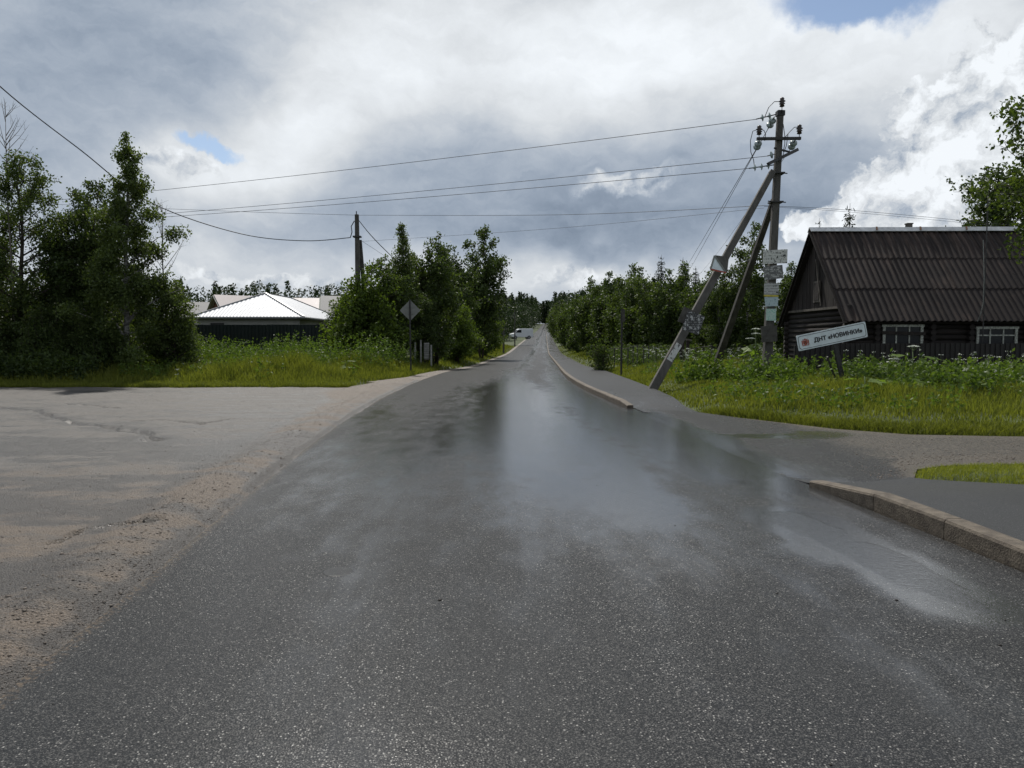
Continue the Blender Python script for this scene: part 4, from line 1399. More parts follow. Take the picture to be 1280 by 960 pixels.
# things fixed to the long strut
def on_strut(t_, off=(0, -.16, 0)):
    return s1b.lerp(s1t, t_) + Vector(off)
sd = (s1t - s1b).normalized()
def strut_plate(name, label, c_, wd, hg, mat, tilt=0.0, cat='sign', dy=0.0):
    z = sd.copy(); z.y = 0; z.normalize()
    x = Vector((z.z, 0, -z.x))
    c2, s2 = math.cos(tilt), math.sin(tilt)
    x, z = x * c2 + z * s2, z * c2 - x * s2
    mb = MB().prism([x * (-wd / 2) - z * hg / 2, x * wd / 2 - z * hg / 2, x * wd / 2 + z * hg / 2, -x * wd / 2 + z * hg / 2], (0, .012, 0))
    ob = mb.build(name, mat, None)
    ob.location = c_ + Vector((0, dy, 0))
    return tag(ob, label, cat)
frac = lambda y: (482 - y) / (482 - 214)
pk = at(866, 391, 23.2)
strut_plate('advert_plate', 'dark weathered plate with scratched white print on the long strut', on_strut(.335) + Vector((.07, -.03, -.02)), .56, .62, paper('scratched_plate', (.05, .05, .05), (.42, .42, .42), 7, .42, .10, 2.2), R(90 - 78))
strut_plate('advert_plate', 'bare dark plate behind the scratched one on the long strut', on_strut(.355) + Vector((-.2, 0, .03)), .42, .5, M['concrete_dark'], R(8), dy=.03)
strut_plate('paper_strip', 'long torn white paper strip pasted low on the leaning strut', on_strut(.185, (0, -.135, 0)), .19, 1.05, paper('pasted_strip', (.62, .62, .6), (.10, .10, .10), 6, .35, .10, 4.4), 0, 'notice', .0)
# triangular sign folded round the strut
tri = thing('triangle_sign', 'bent triangular warning sign with dull red border on the strut', 'sign', at(899, 329, 23.75))
a_, b_, c_ = at(893, 319.5, 23.55), at(888, 336.5, 23.5), at(907.5, 341, 23.5)
part(MB().prism([a_, b_, c_], (.01, .02, 0)), 'face', M['sign_white'], tri)
for u_, v_ in ((a_, b_), (b_, c_), (c_, a_)):
    part(MB().bar(u_ + Vector((0, -.012, 0)), v_ + Vector((0, -.012, 0)), .05, .012), 'border', M['red'] if v_ is c_ else M['sign_grey'], tri)
part(MB().prism([at(894, 319, 23.6), at(911, 321, 23.9), at(909, 340, 23.7), at(907, 341, 23.56)], (.01, .02, 0)), 'folded_side', M['concrete_dark'], tri)
part(MB().tube([at(906, 338, 23.5), at(914, 337, 23.5), at(918, 342, 23.5), at(916, 350, 23.5)], .012, 6), 'wire_loop', M['sign_grey'], tri)

# ---- village sign ------------------------------------------------------
sc_ = at(1040, 420.5, 20)
sb = at(1059, 494, 20)
vs = thing('village_sign', 'white village name sign with red crest leaning on a dark post', 'sign', (sb.x, 20, gz(sb.x, 20)))
ANG = math.atan2(18, 85.5)
sw_, shh = 87.5 / FPX * 20, 19.5 / FPX * 20
MR = Matrix.Translation(sc_) @ Matrix.Rotation(-ANG, 4, 'Y')
def rrect(w_, h_, r, n=4):
    out = []
    for cx, cy, a0 in ((w_ / 2 - r, h_ / 2 - r, 0), (-w_ / 2 + r, h_ / 2 - r, 90), (-w_ / 2 + r, -h_ / 2 + r, 180), (w_ / 2 - r, -h_ / 2 + r, 270)):
        for k in range(n + 1):
            a = R(a0 + 90 * k / n)
            out.append((cx + r * math.cos(a), cy + r * math.sin(a)))
    return out
def sign_poly(pts, dy, th, name, mat, root):
    if name.startswith('crest'):
        pts = [(ec + (x - ec) * .84, z * .84) for x, z in pts]
    return part(MB().prism([MR @ Vector((x, dy, z)) for x, z in pts], (0, th, 0)), name, mat, root)
pan = sign_poly(rrect(sw_, shh, .03), 0, .02, 'panel', M['sign_white'], vs)
o_, i_ = rrect(sw_ - .06, shh - .06, .07), rrect(sw_ - .085, shh - .085, .06)
mb = MB()
V = [MR @ Vector((x, -.003, z)) for x, z in o_] + [MR @ Vector((x, -.003, z)) for x, z in i_]
n_ = len(o_)
mb.add(V, [(k, (k + 1) % n_, n_ + (k + 1) % n_, n_ + k) for k in range(n_)])
part(mb, 'border_line', M['ink'], vs)
# crest: shield with a crown and supporters
ec = -sw_ / 2 + .215
def ell(cx, cz, rx_, rz_, n=10):
    return [(cx + rx_ * math.cos(2 * math.pi * k / n), cz + rz_ * math.sin(2 * math.pi * k / n)) for k in range(n)]
cr = sign_poly([(ec - .075, .055), (ec + .075, .055), (ec + .075, -.05), (ec + .04, -.085), (ec, -.1), (ec - .04, -.085), (ec - .075, -.05)], -.004, .002, 'crest', M['red'], vs)
crest_dark = simple('crest_brown', (.14, .05, .035), .6, .3, 30)
for pts in ([(ec - .075, .065), (ec + .075, .065), (ec + .085, .095), (ec + .04, .085), (ec, .12), (ec - .04, .085), (ec - .085, .095)],
            [(ec - .115, -.09), (ec - .085, -.09), (ec - .083, .05), (ec - .1, .07), (ec - .12, .04)],
            [(ec + .115, -.09), (ec + .085, -.09), (ec + .083, .05), (ec + .1, .07), (ec + .12, .04)],
            [(ec - .1, -.12), (ec + .1, -.12), (ec + .11, -.095), (ec - .11, -.095)]):
    sign_poly(pts, -.005, .002, 'crest_ornament', M['red'], cr)
for pts in (ell(ec - .01, .0, .04, .03), ell(ec + .025, -.045, .03, .02), ell(ec - .035, -.05, .012, .03)):
    sign_poly(pts, -.007, .002, 'crest_figure', crest_dark, cr)
fc = bpy.data.curves.new('lettering', 'FONT')
fc.body = 'ДНТ «НОВИНКИ»'
fc.size = .235
fc.align_x = 'CENTER'
fc.align_y = 'CENTER'
fc.extrude = .001
fc.offset = .0
fc.materials.append(M['ink'])
fo = bpy.data.objects.new('lettering', fc)
COL.objects.link(fo)
bpy.context.view_layer.update()
lm_ = bpy.data.meshes.new_from_object(fo.evaluated_get(bpy.context.evaluated_depsgraph_get()))
bpy.data.objects.remove(fo)
wl_ = max(v.co.x for v in lm_.vertices) - min(v.co.x for v in lm_.vertices)
lm_.transform(Matrix.Scale(1.32 / wl_, 4))
lm_.materials.clear(); lm_.materials.append(M['ink'])
n_v = len(lm_.vertices)
bold = MB()
for k, (dx_, dz_) in enumerate(((0, 0), (.007, 0), (-.007, 0), (0, .005), (0, -.005))):
    bold.add([(v.co.x + dx_, v.co.y + dz_, v.co.z + .0004 * k) for v in lm_.vertices], [tuple(p_.vertices) for p_ in lm_.polygons])
lm_ = bold.mesh('lettering', M['ink'])
tx = link('lettering', lm_, vs)
tx.matrix_local = Matrix.Translation(-Vector(vs.location)) @ MR @ Matrix.Translation((.165, -.006, -.005)) @ Matrix.Rotation(math.pi / 2, 4, 'X')
p_a = MR @ Vector((.06, .05, .12))
part(MB().bar((sb.x, 20.02, gz(sb.x, 20) - .2), p_a + Vector((0, .02, 0)), .11, .09), 'post', M['steel'], vs)
part(MB().bar(at(1050, 490, 20.3), at(1034, 446, 20.08), .04, .04), 'prop', M['steel'], vs)
part(MB().box(MR @ Vector((.07, .045, .02)), (.3, .03, .05), Matrix.Rotation(-ANG, 3, 'Y')), 'bracket', M['steel'], vs)
q = at(1053, 462, 20.4)
tag(MB().bar((q.x + .12, 20.4, gz(q.x, 20.4)), (q.x - .02, 20.4, q.z), .05, .05).build('stake', M['winframe']), 'short pale stake beside the leaning village sign', 'stake')

# ---- diamond road sign seen from behind ---------------------------------
dc = at(512.7, 388, 35)
ds = thing('road_sign', 'diamond road sign seen from its bare grey back on a post', 'road sign', (dc.x, 35, gz(dc.x, 35)))
h = .49
def rdia(s, r=.06):
    m45 = [(x * math.cos(R(45)) - y * math.sin(R(45)), x * math.sin(R(45)) + y * math.cos(R(45))) for x, y in rrect(s, s, r)]
    return m45
part(MB().prism([(dc.x + x, 34.98, dc.z + z) for x, z in rdia(.7)], (0, .02, 0)), 'plate', M['sign_grey'], ds)
part(MB().tube([(dc.x + .02, 34.93, gz(dc.x, 35) - .2), (dc.x - .01, 34.93, dc.z + .5)], .038, 10), 'post', M['galv'] if False else M['steel'], ds)
for dz in (-.15, .15):
    part(MB().box((dc.x, 34.955, dc.z + dz), (.4, .02, .04)), 'stiffener', M['sign_grey'], ds)
# ---- slim post with an edge-on plate by the pavement --------------------
q = at(776.5, 468, 33)
t_ = at(777.5, 386, 33)
sp_ = thing('slim_post', 'slim dark steel post with a narrow weathered plate near its top', 'post', (q.x, 33, gz(q.x, 33)))
part(MB().tube([(q.x, 33, gz(q.x, 33) - .2), (t_.x, 33, t_.z)], .045, 8), 'post', M['steel'], sp_)
part(MB().prism([(t_.x + .0, 32.93, t_.z), (t_.x + .13, 32.95, t_.z - .02), (t_.x + .13, 32.95, t_.z - .55), (t_.x, 32.93, t_.z - .6)], (0, .02, 0)), 'plate', M['concrete_dark'], sp_)

# ---- far pole, far post ---------------------------------------------------
q = at(643.5, 424, 150)
fp = thing('utility_pole', 'small distant pole standing beside the white van', 'utility pole', (q.x, 150, gz(q.x, 150)))
part(MB().bar((q.x, 150, gz(q.x, 150) - .2), at(643.5, 388, 150), .26, .24, .18, .17), 'shaft', M['concrete'], fp)
part(MB().box(at(643.5, 391, 149.9), (1.5, .1, .1)), 'crossarm', M['steel'], fp)
q = at(629.5, 428, 110)
tp = thing('marker_post', 'thick grey post with a small head on the far verge', 'post', (q.x, 110, gz(q.x, 110)))
part(MB().bar((q.x, 110, gz(q.x, 110) - .1), at(629.5, 412, 110), .28, .25), 'shaft', M['concrete'], tp)
part(MB().box(at(629.5, 411, 109.9), (.55, .3, .22)), 'head', M['concrete'], tp)

# ---- van --------------------------------------------------------------------
q = at(651.5, 423.5, 158)
van = thing('van', 'white panel van parked across the far side of the road', 'van', (q.x, 158, q.z - .05), R(14))
prof = [(-2.35, .45), (-2.45, .9), (-2.3, 1.15), (-1.6, 1.3), (-.95, 2.0), (-.6, 2.2), (2.25, 2.25), (2.4, 2.1), (2.45, .5), (2.3, .4), (-2.2, .4)]
MB().prism([(x, -.95, z) for x, z in prof], (0, 1.9, 0)).build('body', M['white_paint'], van, bevel=.06)
MB().prism([(-1.52, -.965, 1.35), (-.95, -.965, 1.92), (-.2, -.965, 1.98), (-.2, -.965, 1.35)], (0, 1.93, 0)).build('side_window', M['wglass'], van)
MB().prism([(-1.6, -.8, 1.33), (-1.0, -.8, 1.97), (-1.03, -.8, 1.99), (-1.64, -.8, 1.35)], (0, 1.6, 0)).build('windscreen', M['wglass'], van)
for x in (-1.5, 1.5):
    for y in (-.9, .9):
        wl = MB().tube([(x, y - .12, .36), (x, y + .12, .36)], .36, 16).build('wheel', M['tyre'], van)
        MB().tube([(x, y - .13, .36), (x, y + .13, .36)], .2, 12).build('rim', M['galv'], wl)
MB().box((-2.42, -.65, .95), (.08, .3, .2)).build('headlight', M['sign_white'], van)
MB().box((-2.42, .65, .95), (.08, .3, .2)).build('headlight', M['sign_white'], van)
MB().box((2.46, 0, .5), (.08, 1.8, .16)).build('bumper', M['tyre'], van)

# ================================================================== vegetation
def leaf_cards(P, size, r, droop=0.25, wide=.62, up=.0):
    """rhombic leaves at points P"""
    n = len(P)
    a = r.normal(0, 1, (n, 3)); a[:, 2] -= droop
    a /= np.linalg.norm(a, axis=1, keepdims=True)
    b = r.normal(0, 1, (n, 3))
    b[:, 2] *= (1 - up)
    b -= a * (a * b).sum(1, keepdims=True)
    b /= np.linalg.norm(b, axis=1, keepdims=True) + 1e-9
    s = (size * r.uniform(.65, 1.3, n))[:, None]
    V = np.stack([P, P + a * s * .45 + b * s * wide * .5, P + a * s, P + a * s * .45 - b * s * wide * .5], 1)
    F = np.arange(n * 4).reshape(n, 4)
    return V.reshape(-1, 3), F

def envelope(kind, t):
    """crown radius (as a share of the widest) at relative height t of the crown"""
    if kind == 'pointed':
        return max(.06, (1 - t) ** .88) * (.6 + .4 * min(1, t / .2))
    if kind == 'cone':
        return max(.03, (1 - t) ** .8) * (.55 + .45 * min(1, t / .12))
    if kind == 'spire':
        return max(.05, (1 - t) ** .62) * (.65 + .35 * min(1, t / .2))
    if kind == 'oval':
        return max(.10, math.sin(math.pi * min(1, (.12 + .86 * t))) ** .7)
    if kind == 'bush':
        return max(.15, (1 - t ** 2.2)) * (.85 + .15 * min(1, t / .15))
    return 1.0

def make_tree(seed, H, rad, base, kind, leaves, lsize, lmat, bmat, limb_up=.7, stems=1, clump=.30, droop=.3, trunk_r=.11, bare=0.0):
    """returns three meshes: trunk, branches, crown (base at the origin)"""
    r = np.random.default_rng(seed)
    tr, br = MB(), MB()
    pts_l, wts = [], []
    nstem = stems
    for sidx in range(nstem):
        a0 = 6.28 * sidx / nstem + r.uniform(0, 1)
        lean = (0 if nstem == 1 else r.uniform(.12, .38)) * rad
        Hs = H * (1 if sidx == 0 else r.uniform(.62, .95))
        n = 9
        axis = []
        jx = np.cumsum(r.normal(0, .012 * Hs, n)); jy = np.cumsum(r.normal(0, .012 * Hs, n))
        for i in range(n):
            t = i / (n - 1)
            axis.append(Vector((math.cos(a0) * lean * t ** .8 + jx[i] * t + (0.06 * math.cos(a0) if nstem > 1 else 0),
                                math.sin(a0) * lean * t ** .8 + jy[i] * t + (0.06 * math.sin(a0) if nstem > 1 else 0), Hs * t)))
        tr_r = trunk_r * (1 if nstem == 1 else .62)
        tr.tube(axis, [tr_r * (1 - .93 * (i / (n - 1))) + .006 for i in range(n)], 8)
        def axp(t):
            f = t * (n - 1); i = min(int(f), n - 2)
            return axis[i].lerp(axis[i + 1], f - i)
        n_limb = int((44 if nstem == 1 else 26) * (.8 + .05 * H))
        for k in range(n_limb):
            tcr = ((k + r.uniform(0, 1)) / n_limb)
            hb = base + (1 - base) * tcr * .97
            o = axp(hb)
            er = envelope(kind, tcr) * rad * r.uniform(.6, 1.12) * (1 if nstem == 1 else .72)
            aa = k * 2.39996 + r.normal(0, .45)
            upv = limb_up * r.uniform(.5, 1.3)
            d = Vector((math.cos(aa), math.sin(aa), upv)); d.normalize()
            L = er / max(.35, math.hypot(d.x, d.y)) * .92
            lp = [o]
            cur = d.copy()
            for s in range(4):
                cur = (cur + Vector(r.normal(0, .13, 3)) + Vector((0, 0, -.10 * droop * s))).normalized()
                lp.append(lp[-1] + cur * (L / 4))
            lr = tr_r * (1 - hb) * .45 + .012
            br.tube(lp, [lr, lr * .75, lr * .55, lr * .35, lr * .15 + .003], 5, cap=False)
            nt = 5 + int(L * 2.2)
            for q in range(nt):
                s = r.uniform(.22, 1.0)
                f = s * 4; i = min(int(f), 3)
                tp = lp[i].lerp(lp[i + 1], f - i)
                td = (cur + Vector(r.normal(0, .75, 3)) + Vector((0, 0, .15 - droop * .5))).normalized()
                tl_ = (.10 + .36 * L * (1.1 - s * .5)) * r.uniform(.5, 1.2)
                mid = tp + td * tl_ * .5
                end = mid + (td + Vector((0, 0, -droop))).normalized() * tl_ * .5
                if q % 2 == 0:
                    br.tube([tp, mid, end], [lr * .25 + .003, lr * .15 + .002, .002], 3, cap=False)
                pts_l.append((tp, mid, end))
                wts.append(tl_ ** 1.1 * (1 if r.random() > bare else .05))
    wts = np.array(wts); wts /= wts.sum()
    T = np.array([[list(a), list(b), list(c)] for a, b, c in pts_l])
    idx = r.choice(len(T), leaves, p=wts)
    s = r.uniform(.1, 1.1, leaves)[:, None]
    P = np.where(s < .5, T[idx, 0] + (T[idx, 1] - T[idx, 0]) * s * 2, T[idx, 1] + (T[idx, 2] - T[idx, 1]) * (s * 2 - 1))
    P = P + r.normal(0, clump * .42, (leaves, 3)) * (.65 + .35 * np.clip((H - P[:, 2:3]) / (.35 * H), 0, 1))
    P[:, 2] = np.maximum(P[:, 2], .08)
    V, F = leaf_cards(P, lsize, r, droop)
    cr_ = mesh_np('crown', V, F, lmat)
    tr.add(br.v, br.f)
    return tr.mesh('trunk', bmat, True), cr_

def make_spruce(seed, H, rad, leaves, lsize):
    r = np.random.default_rng(seed)
    tr, br = MB(), MB()
    tr.tube([(0, 0, 0), (0, 0, H * .5), (.02, 0, H)], [.13, .07, .01], 8)
    seg = []
    nw = int(H * 4.2)
    for k in range(nw):
        t = (k + r.uniform(-.2, .2)) / nw
        z = H * (.06 + .93 * t)
        L0 = rad * (1 - t) ** .85 + .08
        for j in range(7):
            a = 2 * math.pi * j / 7 + r.uniform(-.3, .3) + k
            L = L0 * r.uniform(.6, 1.12)
            o = Vector((0, 0, z))
            m_ = o + Vector((math.cos(a) * L * .55, math.sin(a) * L * .55, -L * .16))
            e = m_ + Vector((math.cos(a) * L * .45, math.sin(a) * L * .45, L * .06))
            br.tube([o, m_, e], [.022, .013, .003], 3, cap=False)
            seg.append((o, m_, e, L))
    T = np.array([[list(a), list(b), list(c)] for a, b, c, _ in seg])
    wt = np.array([q[3] for q in seg]) ** 1.4; wt /= wt.sum()
    idx = r.choice(len(T), leaves, p=wt)
    s = r.uniform(.12, 1.05, leaves)[:, None]
    P = np.where(s < .5, T[idx, 0] + (T[idx, 1] - T[idx, 0]) * s * 2, T[idx, 1] + (T[idx, 2] - T[idx, 1]) * (s * 2 - 1))
    lat = (1.15 - s) * .22
    P = P + r.normal(0, 1, (leaves, 3)) * lat * np.array([1, 1, .35])
    V, F = leaf_cards(P, lsize, r, .5, .3)
    tr.add(br.v, br.f)
    return tr.mesh('trunk', M['bark'], True), mesh_np('crown', V, F, M['needle'])

def plant_tree(name, label, meshes, x, y, group=None, s=1.0, rz=0.0, sz=None, cat='tree', sink=.1):
    root = thing(name, label, cat, (x, y, gz(x, y) - sink), rz, group)
    root.scale = (s, s, sz or s)
    for nm, me in zip(('trunk', 'crown'), meshes):
        link(nm, me, root)
    return root

def stand(px, d):
    return (px - 640) / FPX * d

# left group --------------------------------------------------------------
LB, LD, LM, LBR = M['leaf_birch'], M['leaf_dark'], M['leaf_mid'], M['leaf_bright']
g_l = 'trees beside the yard'
t_main = make_tree(11, 9.6, 2.5, .05, 'pointed', 46000, .10, LB, M['birchbark'], 1.0, 1, .30, .45, .12)
plant_tree('birch_tree', 'tall pointed birch with drooping twigs at the yard edge', t_main, stand(157, 28.5), 28.5, g_l)
t2_ = make_tree(12, 7.7, 2.0, .04, 'oval', 24000, .11, LD, M['bark'], .9, 3, .32, .4, .12)
plant_tree('alder_tree', 'dark round topped tree pressed against the pointed birch', t2_, stand(98, 29.5), 29.5, g_l, 1.03)
plant_tree('alder_tree', 'dark tree half hidden behind the pointed birch', t2_, stand(118, 31.5), 31.5, g_l, 1.02, 4.4)
t3_ = make_tree(13, 8.5, 2.3, .06, 'oval', 26000, .10, LB, M['bark'], .9, 1, .30, .4, .12)
plant_tree('alder_tree', 'dark leafy tree with airy crown below a bare dead top', t3_, stand(30, 28.6), 28.6, g_l)
plant_tree('alder_tree', 'dark many stemmed tree filling the edge beyond the dead top', t2_, stand(-30, 29.5), 29.5, g_l, 1.05, 2.0)
t4_ = make_tree(14, 4.4, 1.6, .02, 'bush', 11000, .115, LB, M['bark'], .9, 4, .3, .3, .08)
plant_tree('birch_shrub', 'low bushy birch sapling beside the tall pointed birch', t4_, stand(218, 29.5), 29.5, g_l, .95)
t5_ = make_tree(15, 4.6, 2.3, .02, 'bush', 13000, .12, LD, M['bark'], .8, 5, .32, .3, .07)
plant_tree('willow_shrub', 'dense dark willow shrub under the airy crowned tree', t5_, stand(62, 27.8), 27.8, g_l, .7, .6)
plant_tree('willow_shrub', 'dense dark willow shrub at the foot of the pointed birch', t5_, stand(118, 27.9), 27.9, g_l, .65, 2.4)
plant_tree('willow_shrub', 'dark willow shrub at the far end of the yard trees', t5_, stand(2, 28.0), 28.0, g_l, .75, 4.0)
plant_tree('willow_shrub', 'willow shrub standing behind the yard trees', t5_, stand(150, 33), 33, g_l, 1.1, 5.0)
plant_tree('willow_shrub', 'large willow shrub deep behind the dead topped tree', t5_, stand(45, 33.5), 33.5, g_l, 1.2, 3.0)
# dead tops
def dead_top(name, label, x, y, z0, H, seed):
    r = np.random.default_rng(seed)
    root = thing(name, label, 'dead tree', (x, y, gz(x, y)))
    mb = MB()
    p_ = [Vector((0, 0, -.1)), Vector((.03, 0, H * .35)), Vector((-.05, 0, H * .7)), Vector((.02, 0, H))]
    mb.tube(p_, [.05, .035, .022, .005], 7)
    bb = MB(); bb.add(mb.v, mb.f)
    for k in range(16):
        t = r.uniform(z0, .98)
        o = Vector((0, 0, H * t)); a = r.uniform(0, 6.28)
        L = (1 - t) * H * .5 + .35
        m_ = o + Vector((math.cos(a) * L * .35, math.sin(a) * L * .35, L * .45))
        e = m_ + Vector((math.cos(a) * L * .25, math.sin(a) * L * .25, L * .4))
        bb.tube([o, m_, e], [.016, .01, .003], 4, cap=False)
        for q in range(3):
            o2 = m_.lerp(e, r.uniform(-.4, .7))
            bb.tube([o2, o2 + Vector(r.normal(0, .16, 3)) + Vector((0, 0, .2))], [.006, .002], 3, cap=False)
    bb.build('trunk', M['deadwood'], root, True)
dead_top('dead_tree', 'bare grey dead treetop standing above the airy tree', stand(19, 28.2), 28.2, .72, at(19, 132, 28.2).z, 5)
dead_top('dead_tree', 'bare twiggy dead sapling beside the pointed birch', stand(208, 29.5), 29.5, .55, at(210, 258, 29.5).z, 6)

# roadside bushes in the middle ---------------------------------------------
g_c = 'trees at the bend of the road'
c1 = make_tree(21, 5.4, 2.3, .03, 'bush', 16000, .15, LBR, M['bark'], .9, 5, .34, .25, .09)
c2 = make_tree(22, 8.6, 1.7, .12, 'pointed', 19000, .11, LB, M['birchbark'], 1.0, 1, .32, .5, .1)
c3 = make_tree(23, 6.8, 1.9, .05, 'oval', 14000, .15, LD, M['bark'], 1.2, 3, .34, .2, .1)
c4 = make_tree(24, 8.8, 2.05, .07, 'oval', 20000, .16, LD, M['bark'], 1.4, 2, .36, .2, .12)
plant_tree('sallow_bush', 'bright green rounded bush hiding the slim pole', c1, stand(455, 39.3), 39.3, g_c, 1.12)
plant_tree('birch_tree', 'slender pale birch rising behind the diamond sign', c2, stand(506, 43.5), 43.5, g_c, 1.0)
plant_tree('aspen_tree', 'dark upright tree between the birch and the tall aspen', c3, stand(545, 46), 46, g_c, 1.22, 1.0)
plant_tree('aspen_tree', 'leafy dark tree filling the gap before the tall aspen', c3, stand(568, 62), 62, g_c, 1.4, 2.0)
plant_tree('aspen_tree', 'tall dark aspen with upswept branches standing over the road', c4, stand(602, 74), 74, g_c, 1.5)
plant_tree('sallow_bush', 'dark rounded bush right behind the diamond sign', c3, stand(488, 41.5), 41.5, g_c, .92, 3.0)
plant_tree('sallow_bush', 'bright leafy bush leaning out by the pale posts', c1, stand(572, 55), 55, g_c, 1.0, 2.2)
plant_tree('sallow_bush', 'small bright bush at the foot of the tall aspen', c1, stand(606, 84), 84, g_c, 1.15, 4.0)
plant_tree('aspen_tree', 'young dark tree behind the bright rounded bush', c3, stand(425, 46), 46, g_c, .62, 5.0)
plant_tree('sallow_bush', 'low dark bush in front of the birch trunk', c3, stand(530, 42.8), 42.8, g_c, .62, .4)

# the belt along the right hand verge ------------------------------------------
g_r = 'trees of the belt along the pavement'
r1 = make_tree(31, 6.6, 2.3, .03, 'oval', 11000, .19, LM, M['bark'], 1.0, 4, .42, .25, .1)
r2 = make_tree(32, 7.2, 2.0, .04, 'bush', 11000, .19, LD, M['bark'], 1.1, 3, .42, .25, .1)
r3 = make_tree(33, 7.6, 1.8, .06, 'spire', 10000, .18, LM, M['birchbark'], 1.1, 2, .40, .4, .1)
r4 = make_tree(34, 8.6, 2.2, .03, 'oval', 15000, .15, LD, M['birchbark'], .7, 2, .38, .9, .12)
sp1 = make_spruce(41, 8.0, 1.7, 9000, .2)
lab_r = {id(r1): 'rounded mid green tree in the dense belt along the pavement', id(r2): 'dark broad based tree in the dense belt along the pavement', id(r3): 'slender pale barked birch in the dense belt along the pavement'}
for k, (px, d, me, s) in enumerate([(712, 118, r1, 1.15), (722, 100, r2, 1.05), (705, 150, r2, 1.2), (737, 84, r1, 1.12), (757, 74, r2, 1.12), (745, 92, r3, 1.2),
        (779, 66, r1, 1.02), (792, 60, r2, .98), (768, 80, r3, 1.05), (812, 57, r1, .92), (834, 54, r2, .88), (868, 52, r1, .82), (888, 47, r2, .78), (800, 72, r3, 1.12), (848, 62, r3, 1.0),
        (698, 185, r1, 1.3), (697, 220, r2, 1.4), (907, 58, r1, .9), (936, 52, r2, .8), (985, 56, r3, .95), (1008, 60, r1, .8), (694, 260, r2, 1.5), (693, 310, r1, 1.6)]):
    plant_tree('belt_tree', lab_r[id(me)], me, stand(px, d), d, g_r, s * 1.08, k * 1.7)
plant_tree('birch_tree', 'broad weeping birch behind the struts of the braced pole', r4, stand(930, 42.5), 42.5, g_r, 1.0, 1.1)
plant_tree('birch_tree', 'drooping birch between the struts and the tree belt', r4, stand(902, 44), 44, g_r, .72, 4.1)
g_s = 'spruces standing up over the belt'
for k, (px, d, topy) in enumerate([(825, 70, 317), (852, 70, 320), (868, 72, 331), (785, 90, 338)]):
    Hh = at(px, topy, d).z - gz(stand(px, d), d)
    plant_tree('spruce_tree', 'pointed spruce standing up out of the leafy belt', sp1, stand(px, d), d, g_s, Hh / 8.0 * .8, k * 1.3, Hh / 8.0)
Hh = at(1057, 254, 44).z
plant_tree('spruce_tree', 'thin spruce tip showing just above the cottage ridge', sp1, stand(1057, 44), 44, None, .85, .5, Hh / 8.0)
Hh = at(1020, 271, 46).z
plant_tree('spruce_tree', 'small spruce tip beside the peak of the cottage gable', sp1, stand(1020, 46), 46, None, .8, 2.5, Hh / 8.0)
sap = make_tree(52, 1.9, .8, .02, 'bush', 1500, .11, LM, M['bark'], 1.2, 4, .2, .2, .03)
plant_tree('sapling', 'pale young bush alone on the verge by the slim post', sap, stand(751, 37), 37, None, 1.0)
# by the cottage
n1_ = make_tree(61, 8.8, 2.6, .42, 'oval', 9000, .15, LM, M['bark'], .8, 1, .32, .5, .14)
plant_tree('apple_tree', 'leafy tree with long bright branches hanging before the roof end', n1_, stand(1345, 22), 22, None, .98, .9)
n2_ = make_tree(62, 9.3, 2.4, .10, 'oval', 15000, .17, LD, M['bark'], .9, 1, .36, .4, .14)
plant_tree('willow_tree', 'dark dense tree rising behind the cottage roof end', n2_, stand(1250, 42), 42, None, 1.22, .4)
plant_tree('willow_tree', 'dark tree farther along behind the cottage', n2_, stand(1310, 44), 44, None, 1.05, 2.4)

# far woods: one mass ------------------------------------------------------------
def woods(name, label, spots, seed):
    r = np.random.default_rng(seed)
    Vs, Fs, off = [], [], 0
    for x, y, H, rad, con, nl in spots:
        t = r.random(nl) ** (.75 if con else .9)
        env = (1 - t) ** .85 if con else np.sin(np.pi * (.12 + .84 * t)) ** .6
        a = r.uniform(0, 6.283, nl)
        rr = rad * env * np.sqrt(r.uniform(.25, 1, nl)) * (1 + .25 * np.sin(a * 3 + t * 9))
        P = np.stack([x + np.cos(a) * rr, y + np.sin(a) * rr, gz(x, y) + H * (.03 + .97 * t)], -1)
        V, F = leaf_cards(P, max(.25, H * .047), r, .2, .7)
        Vs.append(V); Fs.append(F + off); off += len(V)
    me = mesh_np(name, np.concatenate(Vs), np.concatenate(Fs), M['forest'])
    return tag(link(name, me), label, 'forest', kind='stuff')
spots = []
r_ = np.random.default_rng(99)
for k in range(430):      # beside the road beyond the tall aspen
    y = 95 + 520 * r_.random() ** 1.3
    x = float(XL(y)) - (8.5 if 130 < y < 185 else 5.0) - abs(r_.normal(0, 1)) * (3 + y * .03)
    H = r_.uniform(7, 11) * (1 + y / 800)
    spots.append((x, y, H, H * r_.uniform(.2, .27), r_.random() < .4, 330))
for k in range(230):      # beyond the belt
    y = 130 + 480 * r_.random() ** 1.2
    x = float(XS(y)) + 4.5 + abs(r_.normal(0, 1)) * (6 + y * .05)
    H = r_.uniform(7, 11) * (1 + y / 800)
    spots.append((x, y, H, H * r_.uniform(.2, .27), r_.random() < .4, 330))
woods('roadside_woods', 'mixed dark green woods lining the far road', spots, 1)
spots = []
for k in range(330):      # the wooded rise where the road ends
    y = 620 + 480 * r_.random()
    x = float(XL(y)) + 3 + r_.normal(0, 1) * 38
    if y < 1010 and abs(x - float(XL(y)) - 3) < 9:
        x += 18 * (1 if r_.random() < .5 else -1)
    spots.append((x, y, r_.uniform(24, 33), r_.uniform(4, 6), r_.random() < .7, 260))
for k in range(90):
    y = r_.uniform(1010, 1080)
    spots.append((float(XL(y)) + 3 + r_.uniform(-40, 40), y, r_.uniform(26, 33), r_.uniform(4.5, 6.5), r_.random() < .4, 420))
